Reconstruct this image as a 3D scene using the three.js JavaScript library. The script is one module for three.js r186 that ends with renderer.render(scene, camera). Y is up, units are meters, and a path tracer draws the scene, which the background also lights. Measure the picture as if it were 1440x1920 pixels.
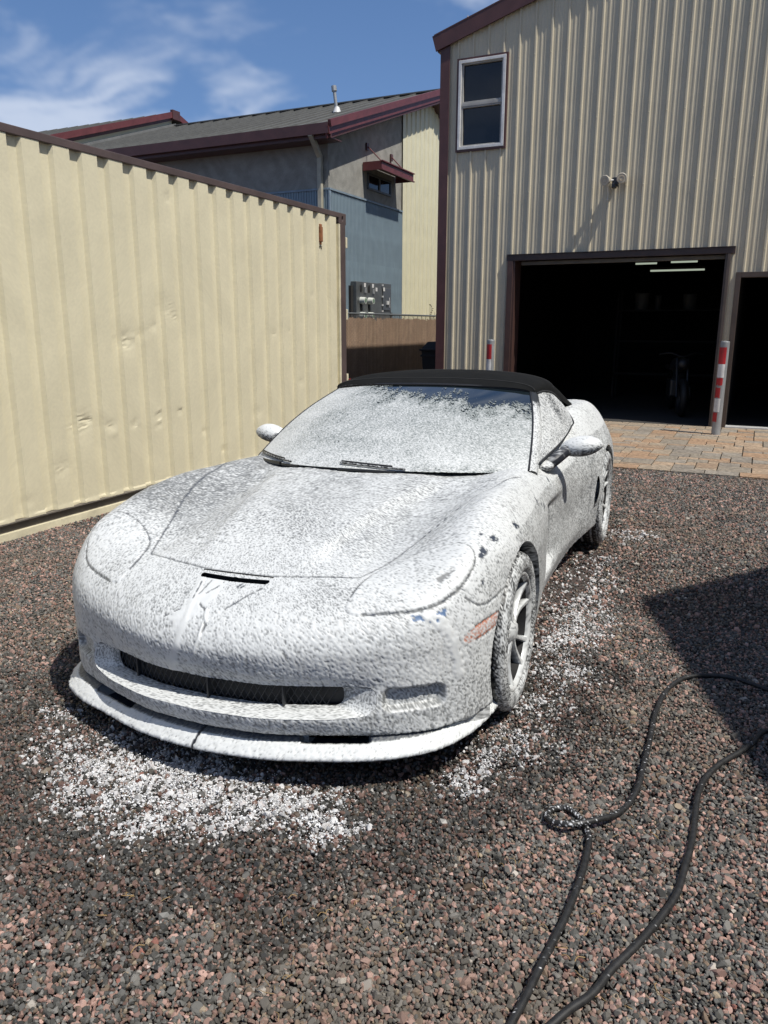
import * as THREE from 'three';
import { mergeGeometries, mergeVertices, toCreasedNormals } from 'three/addons/utils/BufferGeometryUtils.js';
import { RoundedBoxGeometry } from 'three/addons/geometries/RoundedBoxGeometry.js';
import { createNoise3D, createNoise2D } from 'simplex-noise';

// ---------------------------------------------------------------- camera, sun, exposure
const D2R = Math.PI / 180;
function rng(a) { return () => { a |= 0; a = a + 0x6D2B79F5 | 0; let t = Math.imul(a ^ a >>> 15, 1 | a); t = t + Math.imul(t ^ t >>> 7, 61 | t) ^ t; return ((t ^ t >>> 14) >>> 0) / 4294967296; }; }
const R = rng(7), rr = (a, b) => a + (b - a) * R();
const N3 = createNoise3D(rng(11)), N3b = createNoise3D(rng(12)), N2 = createNoise2D(rng(13));
const sstep = (a, b, x) => { const t = Math.min(1, Math.max(0, (x - a) / (b - a))); return t * t * (3 - 2 * t); };
const mix = (a, b, t) => a + (b - a) * t, clamp = (x, a, b) => Math.min(b, Math.max(a, x));
const fbm2 = (x, y, o = 4) => { let s = 0, a = .5; for (let i = 0; i < o; i++) { s += a * N2(x, y); x = x * 2.03 + 7.1; y = y * 2.03 - 3.7; a *= .5; } return s; };
const fbm3 = (x, y, z, o = 4) => { let s = 0, a = .5; for (let i = 0; i < o; i++) { s += a * N3(x, y, z); x = x * 2.03 + 7.1; y = y * 2.03 - 3.7; z = z * 2.03 + 1.3; a *= .5; } return s; };

const scene = new THREE.Scene();
const camera = new THREE.PerspectiveCamera(67.41, 0.75, 0.05, 1200);
camera.position.set(0, 1.555, 0);
camera.rotation.set(-13.691 * D2R, 25.543 * D2R, 0.119 * D2R, 'YXZ');
scene.add(camera);
const renderer = new THREE.WebGLRenderer({ antialias: true });
renderer.setSize(768, 1024);
renderer.toneMapping = THREE.LinearToneMapping;
renderer.toneMappingExposure = 1.2;
renderer.shadowMap.enabled = true;

const SUN = new THREE.Vector3(0.4845, 0.8650, 0.1300).normalize();
const sun = new THREE.DirectionalLight(new THREE.Color(1, 0.955, 0.88), 4.0);
sun.position.copy(SUN).multiplyScalar(60).add(new THREE.Vector3(-3, 0, -8));
sun.target.position.set(-3, 0, -8); scene.add(sun, sun.target);
sun.castShadow = true; sun.shadow.mapSize.set(4096, 4096);
Object.assign(sun.shadow.camera, { left: -26, right: 26, top: 26, bottom: -26, near: 1, far: 140 }); sun.shadow.camera.updateProjectionMatrix();
sun.shadow.radius = 1;

// sky: clear blue, paler low down, thin wind-drawn cirrus
{
  const W = 2048, H = 1024, d = new Float32Array(W * H * 4);
  for (let j = 0; j < H; j++) {
    const el = ((j + .5) / H - .5) * Math.PI, y = Math.sin(el), ce = Math.cos(el);
    for (let i = 0; i < W; i++) {
      const ph = ((i + .5) / W - .5) * 2 * Math.PI, x = Math.cos(ph) * ce, z = Math.sin(ph) * ce;
      const h = Math.max(y, 0), t = Math.pow(1 - h, 2.4);
      let r = mix(.026, .215, t), g = mix(.076, .375, t), b = mix(.225, .66, t);
      const sd = Math.max(0, x * SUN.x + y * SUN.y + z * SUN.z), gl = Math.pow(sd, 12) * .22; r += gl; g += gl; b += gl;
      if (y > 0.01) {
        const px = x / (y + .12), pz = z / (y + .12);
        // streaks drawn out along one wind direction
        const a = px * .93 - pz * .36, c = px * .36 + pz * .93;
        const wv = fbm2(px * .5 + 3, pz * .5 - 2, 3);
        let n = fbm2(a * .9 + wv * 1.2, c * 1.6 + wv * 1.1 + 4.2, 4) * .9 + fbm2(a * 4.4 + wv * 3.5, c * 9.5 + wv * 4, 5) * .42 + fbm2(a * 13 + wv * 6, c * 21, 3) * .14;
        const patch = fbm2(px * .42 + 8.3, pz * .42 + 1.1, 2);
        const az = Math.atan2(x, -z) / D2R, eld = el / D2R;
        let m = .22 + patch * .55;
        // the banks seen low in the north west
        const G = (A, E, sa, se, k) => k * Math.exp(-((az - A) ** 2) / (sa * sa) - ((eld - E) ** 2) / (se * se));
        if (az > -75 && az < 0 && eld < 40) m = mix(m, .05 + patch * .3, sstep(-75, -60, az) * sstep(0, -12, az) * sstep(40, 26, eld)); m += G(-44.5, 15.5, 4.5, 1.9, .43) + G(-34.5, 14.6, 4.2, 2.0, .52) + G(-48, 12.2, 7, 1.7, .62) + G(-41.5, 12.0, 9, 1.3, .36) + G(-36, 18.5, 3.5, .9, .26) - G(-38.8, 14.8, 1.2, 1.3, .4) - G(-26, 17, 5, 4, .5) - G(-47, 19, 4, 1.2, .25) + G(-42, 18.8, 2.5, 1.2, .25);
        let cl = sstep(.0, .95, m + n * .62) * (.9 - .25 * h);
        cl *= .72;
        r = mix(r, .66, cl); g = mix(g, .71, cl); b = mix(b, .80, cl);
      }
      if (y < 0) { const k = sstep(0, -.15, y); r = mix(r, .13, k); g = mix(g, .12, k); b = mix(b, .11, k); }
      const o = (j * W + i) * 4; d[o] = r; d[o + 1] = g; d[o + 2] = b; d[o + 3] = 1;
    }
  }
  const t = new THREE.DataTexture(d, W, H, THREE.RGBAFormat, THREE.FloatType);
  t.mapping = THREE.EquirectangularReflectionMapping; t.magFilter = t.minFilter = THREE.LinearFilter; t.needsUpdate = true;
  scene.background = t; scene.environment = t;
}

// ---------------------------------------------------------------- helpers
const used = new Map();
function numbered(n) { const k = used.get(n) || 0; used.set(n, k + 1); return k ? `${n}_${String(k).padStart(3, '0')}` : n; }
function tag(o, label, category, group, kind) { if (label) o.userData.label = label; if (category) o.userData.category = category; if (group) o.userData.group = group; if (kind) o.userData.kind = kind; return o; }
function thing(name, label, category, pos = [0, 0, 0], group) {
  const o = new THREE.Group(); o.name = numbered(name); o.position.set(...pos); scene.add(o); o.userData.base = undefined;
  o._b = pos; return tag(o, label, category, group);
}
const shadow = m => { m.castShadow = m.receiveShadow = true; return m; };
const plain = g => { if (!g.attributes.uv) g.setAttribute('uv', new THREE.BufferAttribute(new Float32Array(g.attributes.position.count * 2), 2)); return g.index ? g.toNonIndexed() : g; };
function merged(gs) { if (!Array.isArray(gs)) return gs; if (gs.length === 1) return gs[0]; const keep = gs.every(g => g.attributes.color); return mergeGeometries(gs.map(g => { g = plain(g); if (!keep) g.deleteAttribute('color'); return g; })); }
// part(): geometry given in world coordinates, set under a thing whose base is at _b
function part(name, gs, mat, parent, label) {
  const g = merged(gs), b = parent._b; if (b) g.translate(-b[0], -b[1], -b[2]);
  const m = shadow(new THREE.Mesh(g, mat)); m.name = name; if (parent === scene) m.name = numbered(name); m._b = b; if (label) m.userData.label = label; parent.add(m); return m;
}
const box = (x0, x1, y0, y1, z0, z1) => new THREE.BoxGeometry(x1 - x0, y1 - y0, z1 - z0).translate((x0 + x1) / 2, (y0 + y1) / 2, (z0 + z1) / 2);
const rbox = (x0, x1, y0, y1, z0, z1, r = .006, s = 2) => new RoundedBoxGeometry(x1 - x0, y1 - y0, z1 - z0, s, Math.min(r, (x1 - x0) * .49, (y1 - y0) * .49, (z1 - z0) * .49)).translate((x0 + x1) / 2, (y0 + y1) / 2, (z0 + z1) / 2);
const V = (x, y, z) => new THREE.Vector3(x, y, z);
function bar(a, b, r, seg = 8) { const d = b.clone().sub(a), g = new THREE.CylinderGeometry(r, r, d.length(), seg); g.applyQuaternion(new THREE.Quaternion().setFromUnitVectors(V(0, 1, 0), d.normalize())); return g.translate((a.x + b.x) / 2, (a.y + b.y) / 2, (a.z + b.z) / 2); }
function beam(a, b, w, h) { const d = b.clone().sub(a), L = d.length(), g = new THREE.BoxGeometry(w, h, L); const m = new THREE.Matrix4().lookAt(b, a, V(0, 1, 0)); g.applyMatrix4(m); return g.translate((a.x + b.x) / 2, (a.y + b.y) / 2, (a.z + b.z) / 2); }
const tube = (pts, r, n = 40, s = 8) => new THREE.TubeGeometry(new THREE.CatmullRomCurve3(pts.map(p => p.isVector3 ? p : V(...p))), n, r, s);
// uv in metres from the face's own main direction
function muv(g, s = 1) {
  g = plain(g); g.computeVertexNormals(); const p = g.attributes.position, n = g.attributes.normal, uv = new Float32Array(p.count * 2);
  for (let i = 0; i < p.count; i++) { const a = Math.abs(n.getX(i)), b = Math.abs(n.getY(i)), c = Math.abs(n.getZ(i)); const x = p.getX(i), y = p.getY(i), z = p.getZ(i);
    const [u, v] = b > a && b > c ? [x, z] : a > c ? [z, y] : [x, y]; uv[2 * i] = u * s; uv[2 * i + 1] = v * s; }
  g.setAttribute('uv', new THREE.BufferAttribute(uv, 2)); return g;
}
// quads from a list of corner quadruples
function quads(list) { const P = []; for (const [a, b, c, d] of list) P.push(...a, ...b, ...c, ...a, ...c, ...d); const g = new THREE.BufferGeometry(); g.setAttribute('position', new THREE.BufferAttribute(new Float32Array(P), 3)); g.computeVertexNormals(); return muv(g); }
function tex(n, fn, { srgb = true, rep = 1, repY } = {}) {
  const d = new Uint8Array(n * n * 4);
  for (let j = 0; j < n; j++) for (let i = 0; i < n; i++) { const c = fn(i / n, j / n, i, j), o = (j * n + i) * 4; d[o] = clamp(c[0], 0, 1) * 255; d[o + 1] = clamp(c[1], 0, 1) * 255; d[o + 2] = clamp(c[2], 0, 1) * 255; d[o + 3] = 255; }
  const t = new THREE.DataTexture(d, n, n, THREE.RGBAFormat); t.wrapS = t.wrapT = THREE.RepeatWrapping; t.magFilter = THREE.LinearFilter; t.minFilter = THREE.LinearMipmapLinearFilter; t.generateMipmaps = true;
  if (srgb) t.colorSpace = THREE.SRGBColorSpace; t.repeat.set(rep, repY ?? rep); t.needsUpdate = true; return t;
}
// tileable fbm: noise on a torus
const tn = (u, v, f, o = 4, s = 0) => { const a = u * 2 * Math.PI, b = v * 2 * Math.PI, k = f / 6.2832; return fbm3(Math.cos(a) * k + s, Math.sin(a) * k + Math.cos(b) * k * 1.0, Math.sin(b) * k - s, o); };
const gray = x => [x, x, x];
const T = {
  grime: tex(512, (u, v) => gray(.93 + .12 * tn(u, v, 6, 5) + .04 * tn(u, v, 60, 2, 3)), { rep: .5 }),
  streak: tex(512, (u, v) => gray(.92 + .10 * tn(u, v * .12, 40, 3, 5) * (0.6 + tn(u, v, 4, 2)) + .07 * tn(u, v, 7, 4)), { rep: .33 }),
  faint: tex(512, (u, v) => gray(.955 + .035 * tn(u, v, 5, 4, 5) + .03 * tn(u, v, 70, 2, 3)), { rep: .4 }),
  bump: tex(512, (u, v) => gray(.5 + .5 * tn(u, v, 40, 4, 2)), { srgb: false, rep: 1 }),
  fine: tex(512, (u, v) => gray(.5 + .5 * tn(u, v, 120, 3, 9)), { srgb: false, rep: 2 }),
  stone: tex(512, (u, v) => gray(.84 + .26 * tn(u, v, 14, 5, 1) + .12 * tn(u, v, 90, 2, 6)), { rep: 1.3 }),
};
const lin = (r, g, b) => new THREE.Color().setRGB(r, g, b);
const std = (c, rough = .6, o = {}) => new THREE.MeshStandardMaterial({ color: lin(...c), roughness: rough, ...o });
// ---------------------------------------------------------------- ground, pavers
{
  const g = new THREE.PlaneGeometry(700, 700, 1, 1).rotateX(-Math.PI / 2).translate(0, -.03, 0);
  const gt = tex(512, (u, v) => { const n = tn(u, v, 150, 2, 4), m = tn(u, v, 90, 2, 8), k = .30 + .16 * n; return [k + (m > .12 ? .10 : .0), k, k * .97]; }, { rep: 700 });
  const m = new THREE.MeshStandardMaterial({ map: gt, color: lin(.75, .70, .66), roughness: .95, bumpMap: T.bump, bumpScale: .004 });
  tag(part('ground', g, m, scene), 'flat gravel-coloured ground under the whole yard', 'ground', null, 'structure');
}
{
  const ap = thing('pavement', 'apron of tan and grey stone pavers before the garage openings', 'pavement', [-.6, 0, -11]); ap.userData.kind = 'structure';
  const cols = [[.46, .30, .185], [.43, .345, .25], [.34, .29, .225], [.40, .285, .19], [.37, .325, .265], [.49, .36, .245], [.31, .27, .22]];
  const mats = cols.map(c => std(c, .85, { map: T.stone, bumpMap: T.bump, bumpScale: .003 }));
  const bed = box(-4.4, 4, -.05, -.022, -13.35, -8.85); part('joint_bed', muv(bed), std([.03, .027, .024], .95), ap);
  // random ashlar on a small module
  const M = .1165, x0 = -3.2, z0 = -13.2, nx = 46, nz = 37, occ = new Uint8Array(nx * nz), geos = new Map();
  const r = rng(5), far = [];
  let count = 0;
  const sizes = [[3, 2], [2, 2], [3, 1], [2, 1], [1, 1], [3, 3], [2, 3]], wt = [.30, .2, .2, .1, .02, .1, .08];
  for (let j = nz - 1; j >= 0; j--) for (let i = 0; i < nx; i++) {
    if (occ[j * nx + i]) continue;
    const fits = ([a, b]) => { if (i + a > nx || j - b + 1 < 0) return false; for (let q = 0; q < b; q++) for (let p = 0; p < a; p++) if (occ[(j - q) * nx + i + p]) return false; return true; };
    let s = [1, 1]; 
    if (j === nz - 1) s = [3, 2]; // soldier row along the gravel
    else for (let tr = 0; tr < 12; tr++) { let t = r(), k = 0; while (k < 6 && (t -= wt[k]) > 0) k++; if (fits(sizes[k])) { s = sizes[k]; break; } }
    if (!fits(s)) { s = fits([2, 1]) ? [2, 1] : fits([1, 2]) ? [1, 2] : [1, 1]; }
    for (let q = 0; q < s[1]; q++) for (let p = 0; p < s[0]; p++) occ[(j - q) * nx + i + p] = 1;
    const w = s[0] * M - .0105, d = s[1] * M - .0105, cx = x0 + (i + s[0] / 2) * M, cz = z0 + (j + 1 - s[1] / 2) * M;
    const key = s.join();
    const px = cx, top = (r() - .5) * .004, tilt = (r() - .5) * .006;
    const visible = px > -2.6 - (cz + 8.9) * -.12 && px < 1.3;
    let g = new RoundedBoxGeometry(w, .05, d, 1, .006).translate(cx, -.025 + top, cz); g = muv(g);
    { const uv = g.attributes.uv, ox = r() * 9, oy = r() * 9; for (let k = 0; k < uv.count; k++) uv.setXY(k, uv.getX(k) + ox, uv.getY(k) + oy); }
    const mi = Math.floor(r() * mats.length);
    if (visible && count < 298) { part('paver', g, mats[mi], ap); count++; } else far.push(g);
  }
  const f = part('paver_field', far, mats[1], ap); f.userData.kind = 'stuff';
}

// ---------------------------------------------------------------- materials of the buildings
const M = {
  cream: std([.755, .69, .485], .5, { map: T.faint, bumpMap: T.bump, bumpScale: .0006 }),
  creamPlain: std([.755, .69, .485], .5, { map: T.grime }),
  brown: std([.105, .075, .070], .5, { map: T.grime, bumpMap: T.fine, bumpScale: .0006 }),
  maroon: std([.100, .041, .036], .45, { map: T.grime }),
  maroonLit: std([.155, .042, .043], .5, { map: T.grime }),  // brighter copy of maroon, sunlight put into the colour of the outer boards
  siding: std([.62, .55, .40], .45, { map: T.faint }),
  white: std([.78, .77, .74], .4, { map: T.grime }),
  black: std([.012, .012, .012], .6),
  dark: std([.03, .028, .026], .9, { map: T.grime }),
  steel: std([.42, .42, .41], .45, { metalness: .7, map: T.grime }),
  galv: std([.38, .39, .39], .5, { metalness: .35, map: T.grime }),
  stucco: std([.33, .32, .285], .95, { map: T.grime, bumpMap: T.bump, bumpScale: .006 }),
  blueMetal: std([.27, .35, .40], .5, { map: T.streak, metalness: .1 }),
  sidingPale: std([.74, .70, .50], .5, { map: T.faint }),
  roof: std([.135, .135, .125], .6, { map: T.grime }),
  glass: new THREE.MeshPhysicalMaterial({ color: lin(.012, .014, .018), roughness: .06, map: T.grime }),
  rust: std([.36, .14, .055], .85, { map: T.stone }),
  red: std([.50, .025, .03], .4, { map: T.grime }),
};

// ---------------------------------------------------------------- shipping container
{
  const X = -4.864, Z0 = -9.03, Z1 = 3.16, c = thing('shipping_container', 'long cream steel shipping container with brown top rail and corner post', 'shipping container', [-6.08, 0, -2.95]);
  const dents = [[1.42, -5.10, .09, -.022], [1.45, -5.17, .03, .012], [1.48, -5.30, .05, -.012], [1.54, -5.44, .05, -.012], [.79, -4.59, .05, -.02], [.77, -4.52, .13, -.014], [.82, -4.63, .025, .012], [.72, -4.84, .045, -.018], [.66, -4.87, .03, .012], [.75, -4.79, .06, -.01], [.71, -5.12, .04, -.016], [.71, -5.17, .025, .01], [.75, -5.43, .05, -.02], [.80, -5.44, .02, .012], [.70, -5.44, .02, .012], [.66, -5.42, .03, -.012], [.76, -5.73, .04, -.018], [.80, -5.76, .02, .012], [2.65, -5.74, .05, -.016], [2.84, -6.34, .04, -.014], [2.82, -7.48, .045, -.014], [1.49, -7.68, .03, -.012], [1.46, -7.35, .05, -.012], [1.71, -5.63, .12, -.012], [1.62, -5.75, .08, -.01], [.45, -4.3, .10, -.012], [.25, -3.95, .04, -.012], [.52, -6.1, .04, -.014], [.30, -6.4, .04, -.016], [.62, -7.0, .06, -.012], [1.1, -7.7, .03, -.012], [.9, -7.9, .05, -.012], [1.9, -8.2, .04, -.01], [1.25, -6.9, .05, -.008]];
  const pitch = .2768, ph = -8.037, prof = [];
  // corrugation: outer flat, slope, inner flat, slope
  const sec = [[0, .036], [.036, .036], [.078, .036], [.089, .018], [.100, 0], [.14, 0], [.180, 0], [.191, .018], [.202, .036], [.242, .036]];
  for (let k = -4; k < 42; k++) for (const [z, dd] of sec) { const zz = ph - .13 + k * pitch + z + (z < .072 ? 0 : 0); if (zz > Z0 + .17 && zz < Z1 - .15) prof.push([zz, .036 - dd]); }
  const ys = []; for (let y = .128; y < 2.846; y += .016) ys.push(y); ys.push(2.846);
  const near = prof.map(p => p), P = [], I = [];
  // inner depth positive = recessed
  for (const y of ys) for (const [z, d] of near) {
    let x = X - .004 - d; x += .0016 * fbm2(z * 1.3, y * .5, 2) + .0003 * N2(z * 7, y * 2.2);
    if (z < -3.3) for (const [dy, dz, r, a] of dents) { const q = ((y - dy) ** 2 + (z - dz) ** 2) / (r * r); if (q < 6) x += .5 * a * Math.exp(-q * 1.3) * (1 + .5 * N2(z * 40, y * 40)); }
    if (y < .15) x += .004 * N2(z * 3, 1) + .005;
    P.push(x, y + (y < .13 ? .004 * N2(z * 5, 9) : 0), z);
  }
  const n = near.length;
  for (let j = 0; j < ys.length - 1; j++) for (let i = 0; i < n - 1; i++) { const a = j * n + i; I.push(a, a + n, a + 1, a + 1, a + n, a + n + 1); }
  let g = new THREE.BufferGeometry(); g.setAttribute('position', new THREE.BufferAttribute(new Float32Array(P), 3)); g.setIndex(I);
  g = toCreasedNormals(g, .32); { const p = g.attributes.position, uv = new Float32Array(p.count * 2); for (let i = 0; i < p.count; i++) { uv[2 * i] = p.getZ(i); uv[2 * i + 1] = p.getY(i); } g.setAttribute('uv', new THREE.BufferAttribute(uv, 2)); }
  part('corrugated_side', g, M.cream, c);
  part('top_rail', [muv(rbox(X - .062, X + .003, 2.846, 2.906, Z0 + .16, Z1 - .16, .006))], M.brown, c);
  part('bottom_rail', [muv(box(X - .075, X - .03, .012, .127, Z0 + .1, Z1 - .1)), muv(box(X - .045, X + .004, .117, .1268, Z0 + .1, Z1 - .1))], std([.17, .15, .125], .7, { map: T.grime }), c);
  part('base_flange', [muv(rbox(X - .09, X - .006, -.03, .052, Z0 + .1, Z1 - .1, .004))], M.creamPlain, c);
  part('edge_strip', [muv(rbox(X - .05, X + .001, .12, 2.80, Z0 + .135, Z0 + .172, .004))], M.creamPlain, c);
  for (const z of [Z0, Z1 - .13]) part('corner_post', muv(rbox(X - .16, X + .004, .10, 2.785, z, z + .13, .012)), M.brown, c);
  // corner castings with their slot
  for (const z of [Z0, Z1 - .17]) for (const y of [2.782, 0]) {
    const sh = new THREE.Shape(); sh.moveTo(-.085, 0); sh.lineTo(.085, 0); sh.lineTo(.085, .118); sh.lineTo(-.085, .118); sh.closePath();
    const ho = new THREE.Path(); ho.absellipse(0, .062, .024, .036, 0, Math.PI * 2); sh.holes.push(ho);
    const e = new THREE.ExtrudeGeometry(sh, { depth: .15, bevelEnabled: true, bevelSize: .007, bevelThickness: .007, bevelSegments: 2 }).rotateY(Math.PI / 2).translate(X - .152, y, z + .085 - .005);
    part('corner_casting', [muv(e), muv(box(X - .14, X - .03, y + .01, y + .11, z + .02, z + .15))], M.brown, c);
  }
  part('back_wall', [muv(box(-7.30, -7.26, .05, 2.86, Z0 + .1, Z1 - .1)), muv(box(-7.28, X - .06, .05, 2.85, Z1 - .1, Z1 - .05))], M.cream, c);
  part('roof_sheet', [muv(box(-7.30, X - .05, 2.84, 2.88, Z0 + .05, Z1 - .05))], M.creamPlain, c);
  for (const s of [0, 1]) part('door', [muv(rbox(-7.24 + s * 1.16, -6.1 + s * 1.16 - .01, .12, 2.80, Z0 + .02, Z0 + .07, .01))], M.brown, c);
  for (const y of [2.50, 1.62, .80, .35]) part('hinge', [muv(rbox(X - .02, X + .009, y, y + .13, Z0 - .038, Z0 + .004, .006))], M.creamPlain, c);
  part('latch', [bar(V(X - .02, .83, Z0 - .02), V(X + .01, .83, Z0 - .12), .014), box(X - .01, X + .02, .81, .86, Z0 - .1, Z0 - .06)], M.red, c);
  // rusty vent box and the weld scar beneath it
  const vz = -8.40, vy = 2.52;
  part('vent_box', [muv(rbox(X - .03, X + .022, vy, vy + .17, vz - .028, vz + .028, .006)), muv(rbox(X - .03, X + .012, vy + .165, vy + .20, vz - .026, vz + .02, .004)), muv(rbox(X - .03, X + .01, vy - .03, vy + .005, vz - .018, vz + .018, .004))], M.rust, c, 'rusty orange vent box high on the side');
  part('weld_mark', [tube([[X + .002, vy - .05, vz - .03], [X + .004, vy - .06, vz - .012], [X + .002, vy - .045, vz], [X + .004, vy - .06, vz + .014], [X + .002, vy - .05, vz + .03]], .0045, 20, 5), tube([[X + .003, vy - .06, vz - .015], [X + .004, vy - .085, vz - .02]], .004, 5, 5)], M.dark, c);
}

// ---------------------------------------------------------------- right-hand metal garage
const ZW = -13.23;
{
  const b = thing('metal_garage', 'tall beige ribbed metal garage with maroon trim and dark open bays', 'garage', [-.5, 0, ZW]);
  const xl = -5.20, xr = 8.8, ridge = 1.8, yE = 6.07, sl = .303, pitch = .2575, ribX = -4.945;
  const roofY = x => yE + sl * (x <= ridge ? x - xl : 2 * ridge - xl - x);
  // rib profile over one pitch, z out of the wall
  const pr = [[0, 0], [.020, 0]]; // filler
  const seg = []; for (let k = -3; k < 62; k++) { const o = ribX + k * pitch; // o = right foot of the rib's lit slope
    seg.push([o - .052, 0], [o - .038, .028], [o - .015, .028], [o, 0], [o + .050, 0], [o + .056, .006], [o + .074, .006], [o + .082, 0], [o + .118, 0], [o + .124, .006], [o + .142, .006], [o + .150, 0]); }
  const zAt = x => { for (let i = 0; i < seg.length - 1; i++) if (x >= seg[i][0] && x <= seg[i + 1][0]) { const t = (x - seg[i][0]) / (seg[i + 1][0] - seg[i][0] || 1); return mix(seg[i][1], seg[i + 1][1], t); } return 0; };
  const strip = (xa, xb, y0, y1) => { // one sheet between xa and xb
    const xs = [xa, ...seg.map(s => s[0]).filter(x => x > xa + 1e-4 && x < xb - 1e-4), xb], q = [];
    for (let i = 0; i < xs.length - 1; i++) { const a = xs[i], c = xs[i + 1], za = ZW + zAt(a), zc = ZW + zAt(c); const ya = typeof y1 === 'function' ? y1(a) : y1, yc = typeof y1 === 'function' ? y1(c) : y1;
      q.push([[a, y0, za], [c, y0, zc], [c, yc, zc], [a, ya, za]]); }
    return quads(q);
  };
  const G = { x0: -3.90, x1: -.575, y1: 2.62 }, Dr = { x0: -.36, x1: .78, y1: 2.26 }, Wn = { x0: -4.95, x1: -4.14, y0: 4.42, y1: 5.78 };
  const cuts = [xl + .02]; for (let k = 0; k < 20; k++) { const x = ribX - .03 + (k * 3 + 2) * pitch; if (x < xr) cuts.push(x); } cuts.push(xr);
  const openings = [{ x0: G.x0, x1: G.x1, y0: 0, y1: G.y1 }, { x0: Dr.x0, x1: Dr.x1, y0: 0, y1: Dr.y1 }, Wn];
  for (let i = 0; i < cuts.length - 1; i++) {
    const gs = []; let xs = [cuts[i], cuts[i + 1]]; for (const o of openings) for (const x of [o.x0, o.x1]) if (x > cuts[i] && x < cuts[i + 1]) xs.push(x); xs.sort((a, c) => a - c);
    for (let k = 0; k < xs.length - 1; k++) { const a = xs[k], c = xs[k + 1], mid = (a + c) / 2; const o = openings.filter(o => mid > o.x0 && mid < o.x1).sort((p, q) => p.y0 - q.y0);
      let y = 0; for (const w of o) { if (w.y0 > y) gs.push(strip(a, c, y, w.y0)); y = w.y1; } gs.push(strip(a, c, y, roofY)); }
    part('wall_panel', gs, M.siding, b);
  }
  // screws along the ribs
  { const gs = []; const s0 = new THREE.SphereGeometry(.009, 6, 4); for (let k = -1; k < 30; k++) for (let r = 0; r < 6; r++) { const x = ribX - .029 + k * pitch, y = .62 + r * 1.02; if (x > 2.2 || y > roofY(x) - .3 || openings.some(o => x > o.x0 - .06 && x < o.x1 + .06 && y > o.y0 - .06 && y < o.y1 + .08)) continue; gs.push(s0.clone().scale(1, 1, .7).translate(x, y, ZW + .029)); }
    const m = part('screw', gs, M.siding, b); m.userData.kind = 'stuff'; }
  part('corner_trim', [muv(rbox(xl - .06, xl + .09, 0, yE + .02, ZW + .036, ZW + .052, .004)), muv(rbox(xl - .075, xl - .055, 0, yE + .02, ZW - .12, ZW + .052, .004))], M.maroon, b);
  // rakes and eave
  const rk = (xa, xb) => { const y0 = roofY(xa), y1 = roofY(xb); return [muv(beam(V(xa, y0 + .06, ZW + .075), V(xb, y1 + .06, ZW + .075), .03, .24).clone()), muv(beam(V(xa, y0 + .185, ZW + .02), V(xb, y1 + .185, ZW + .02), .15, .02))]; };
  part('rake_trim', [...rk(xl - .18, ridge), ...rk(xr + .18, ridge)], M.maroon, b);
  part('gutter', [muv(rbox(xl - .13, xl - .06, yE - .12, yE + .04, -27, ZW + .055, .01))], M.maroon, b);
  part('rake_cap', [muv(new THREE.ConeGeometry(.03, .07, 5).translate(-4.82, roofY(-4.82) + .22, ZW + .03))], M.maroon, b);
  const rp = quads([[[xl - .10, roofY(xl) - .03, ZW + .06], [ridge, roofY(ridge) + .17, ZW + .06], [ridge, roofY(ridge) + .17, -27], [xl - .10, roofY(xl) - .03, -27]], [[ridge, roofY(ridge) + .17, ZW + .06], [xr + .18, roofY(xr) - .05, ZW + .06], [xr + .18, roofY(xr) - .05, -27], [ridge, roofY(ridge) + .17, -27]]]);
  part('roof', rp, M.roof, b);
  part('side_wall', [muv(box(xl - .02, xl + .03, 0, yE - .05, -27, ZW - .06)), muv(box(xr - .03, xr + .02, 0, yE - .05, -27, ZW - .06)), muv(box(xl, xr, 0, yE, -27.05, -27))], M.siding, b);
  // window
  const wz = ZW + .035;
  { const w = part('window', [muv(box(Wn.x0 - .03, Wn.x0 + .0, Wn.y0 - .03, Wn.y1 + .03, ZW - .03, wz + .012)), muv(box(Wn.x1, Wn.x1 + .028, Wn.y0 - .03, Wn.y1 + .03, ZW - .03, wz + .012)), muv(box(Wn.x0, Wn.x1, Wn.y1, Wn.y1 + .03, ZW - .03, wz + .012)), muv(box(Wn.x0, Wn.x1, Wn.y0 - .03, Wn.y0, ZW - .03, wz + .012))], M.maroon, b);
    const f = [], t = .05; f.push(rbox(Wn.x0 + .002, Wn.x0 + t, Wn.y0, Wn.y1, ZW - .04, wz + .022), rbox(Wn.x1 - t, Wn.x1 - .002, Wn.y0, Wn.y1, ZW - .04, wz + .022), rbox(Wn.x0 + t, Wn.x1 - t, Wn.y1 - t, Wn.y1 - .002, ZW - .04, wz + .022), rbox(Wn.x0 + t, Wn.x1 - t, Wn.y0 + .002, Wn.y0 + t, ZW - .04, wz + .022));
    part('frame', f.map(g => muv(g)), M.white, w);
    const ym = 5.11, s = []; const x0 = Wn.x0 + t, x1 = Wn.x1 - t;
    s.push(rbox(x0, x1, ym - .025, ym + .025, ZW - .03, wz)); for (const [a, c] of [[Wn.y0 + t, ym - .025], [ym + .025, Wn.y1 - t]]) s.push(rbox(x0, x0 + .028, a, c, ZW - .03, wz - .008), rbox(x1 - .028, x1, a, c, ZW - .03, wz - .008), rbox(x0 + .028, x1 - .028, c - .022, c, ZW - .03, wz - .008), rbox(x0 + .028, x1 - .028, a, a + .022, ZW - .03, wz - .008));
    part('sash', s.map(g => muv(g)), std([.42, .41, .38], .5, { map: T.grime }), w);
    for (const [a, c] of [[Wn.y0 + t, ym - .02], [ym + .02, Wn.y1 - t]]) { part('pane', box(x0, x1, a, c, ZW - .022, ZW - .018), M.glass, w);
    }
  }
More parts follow.
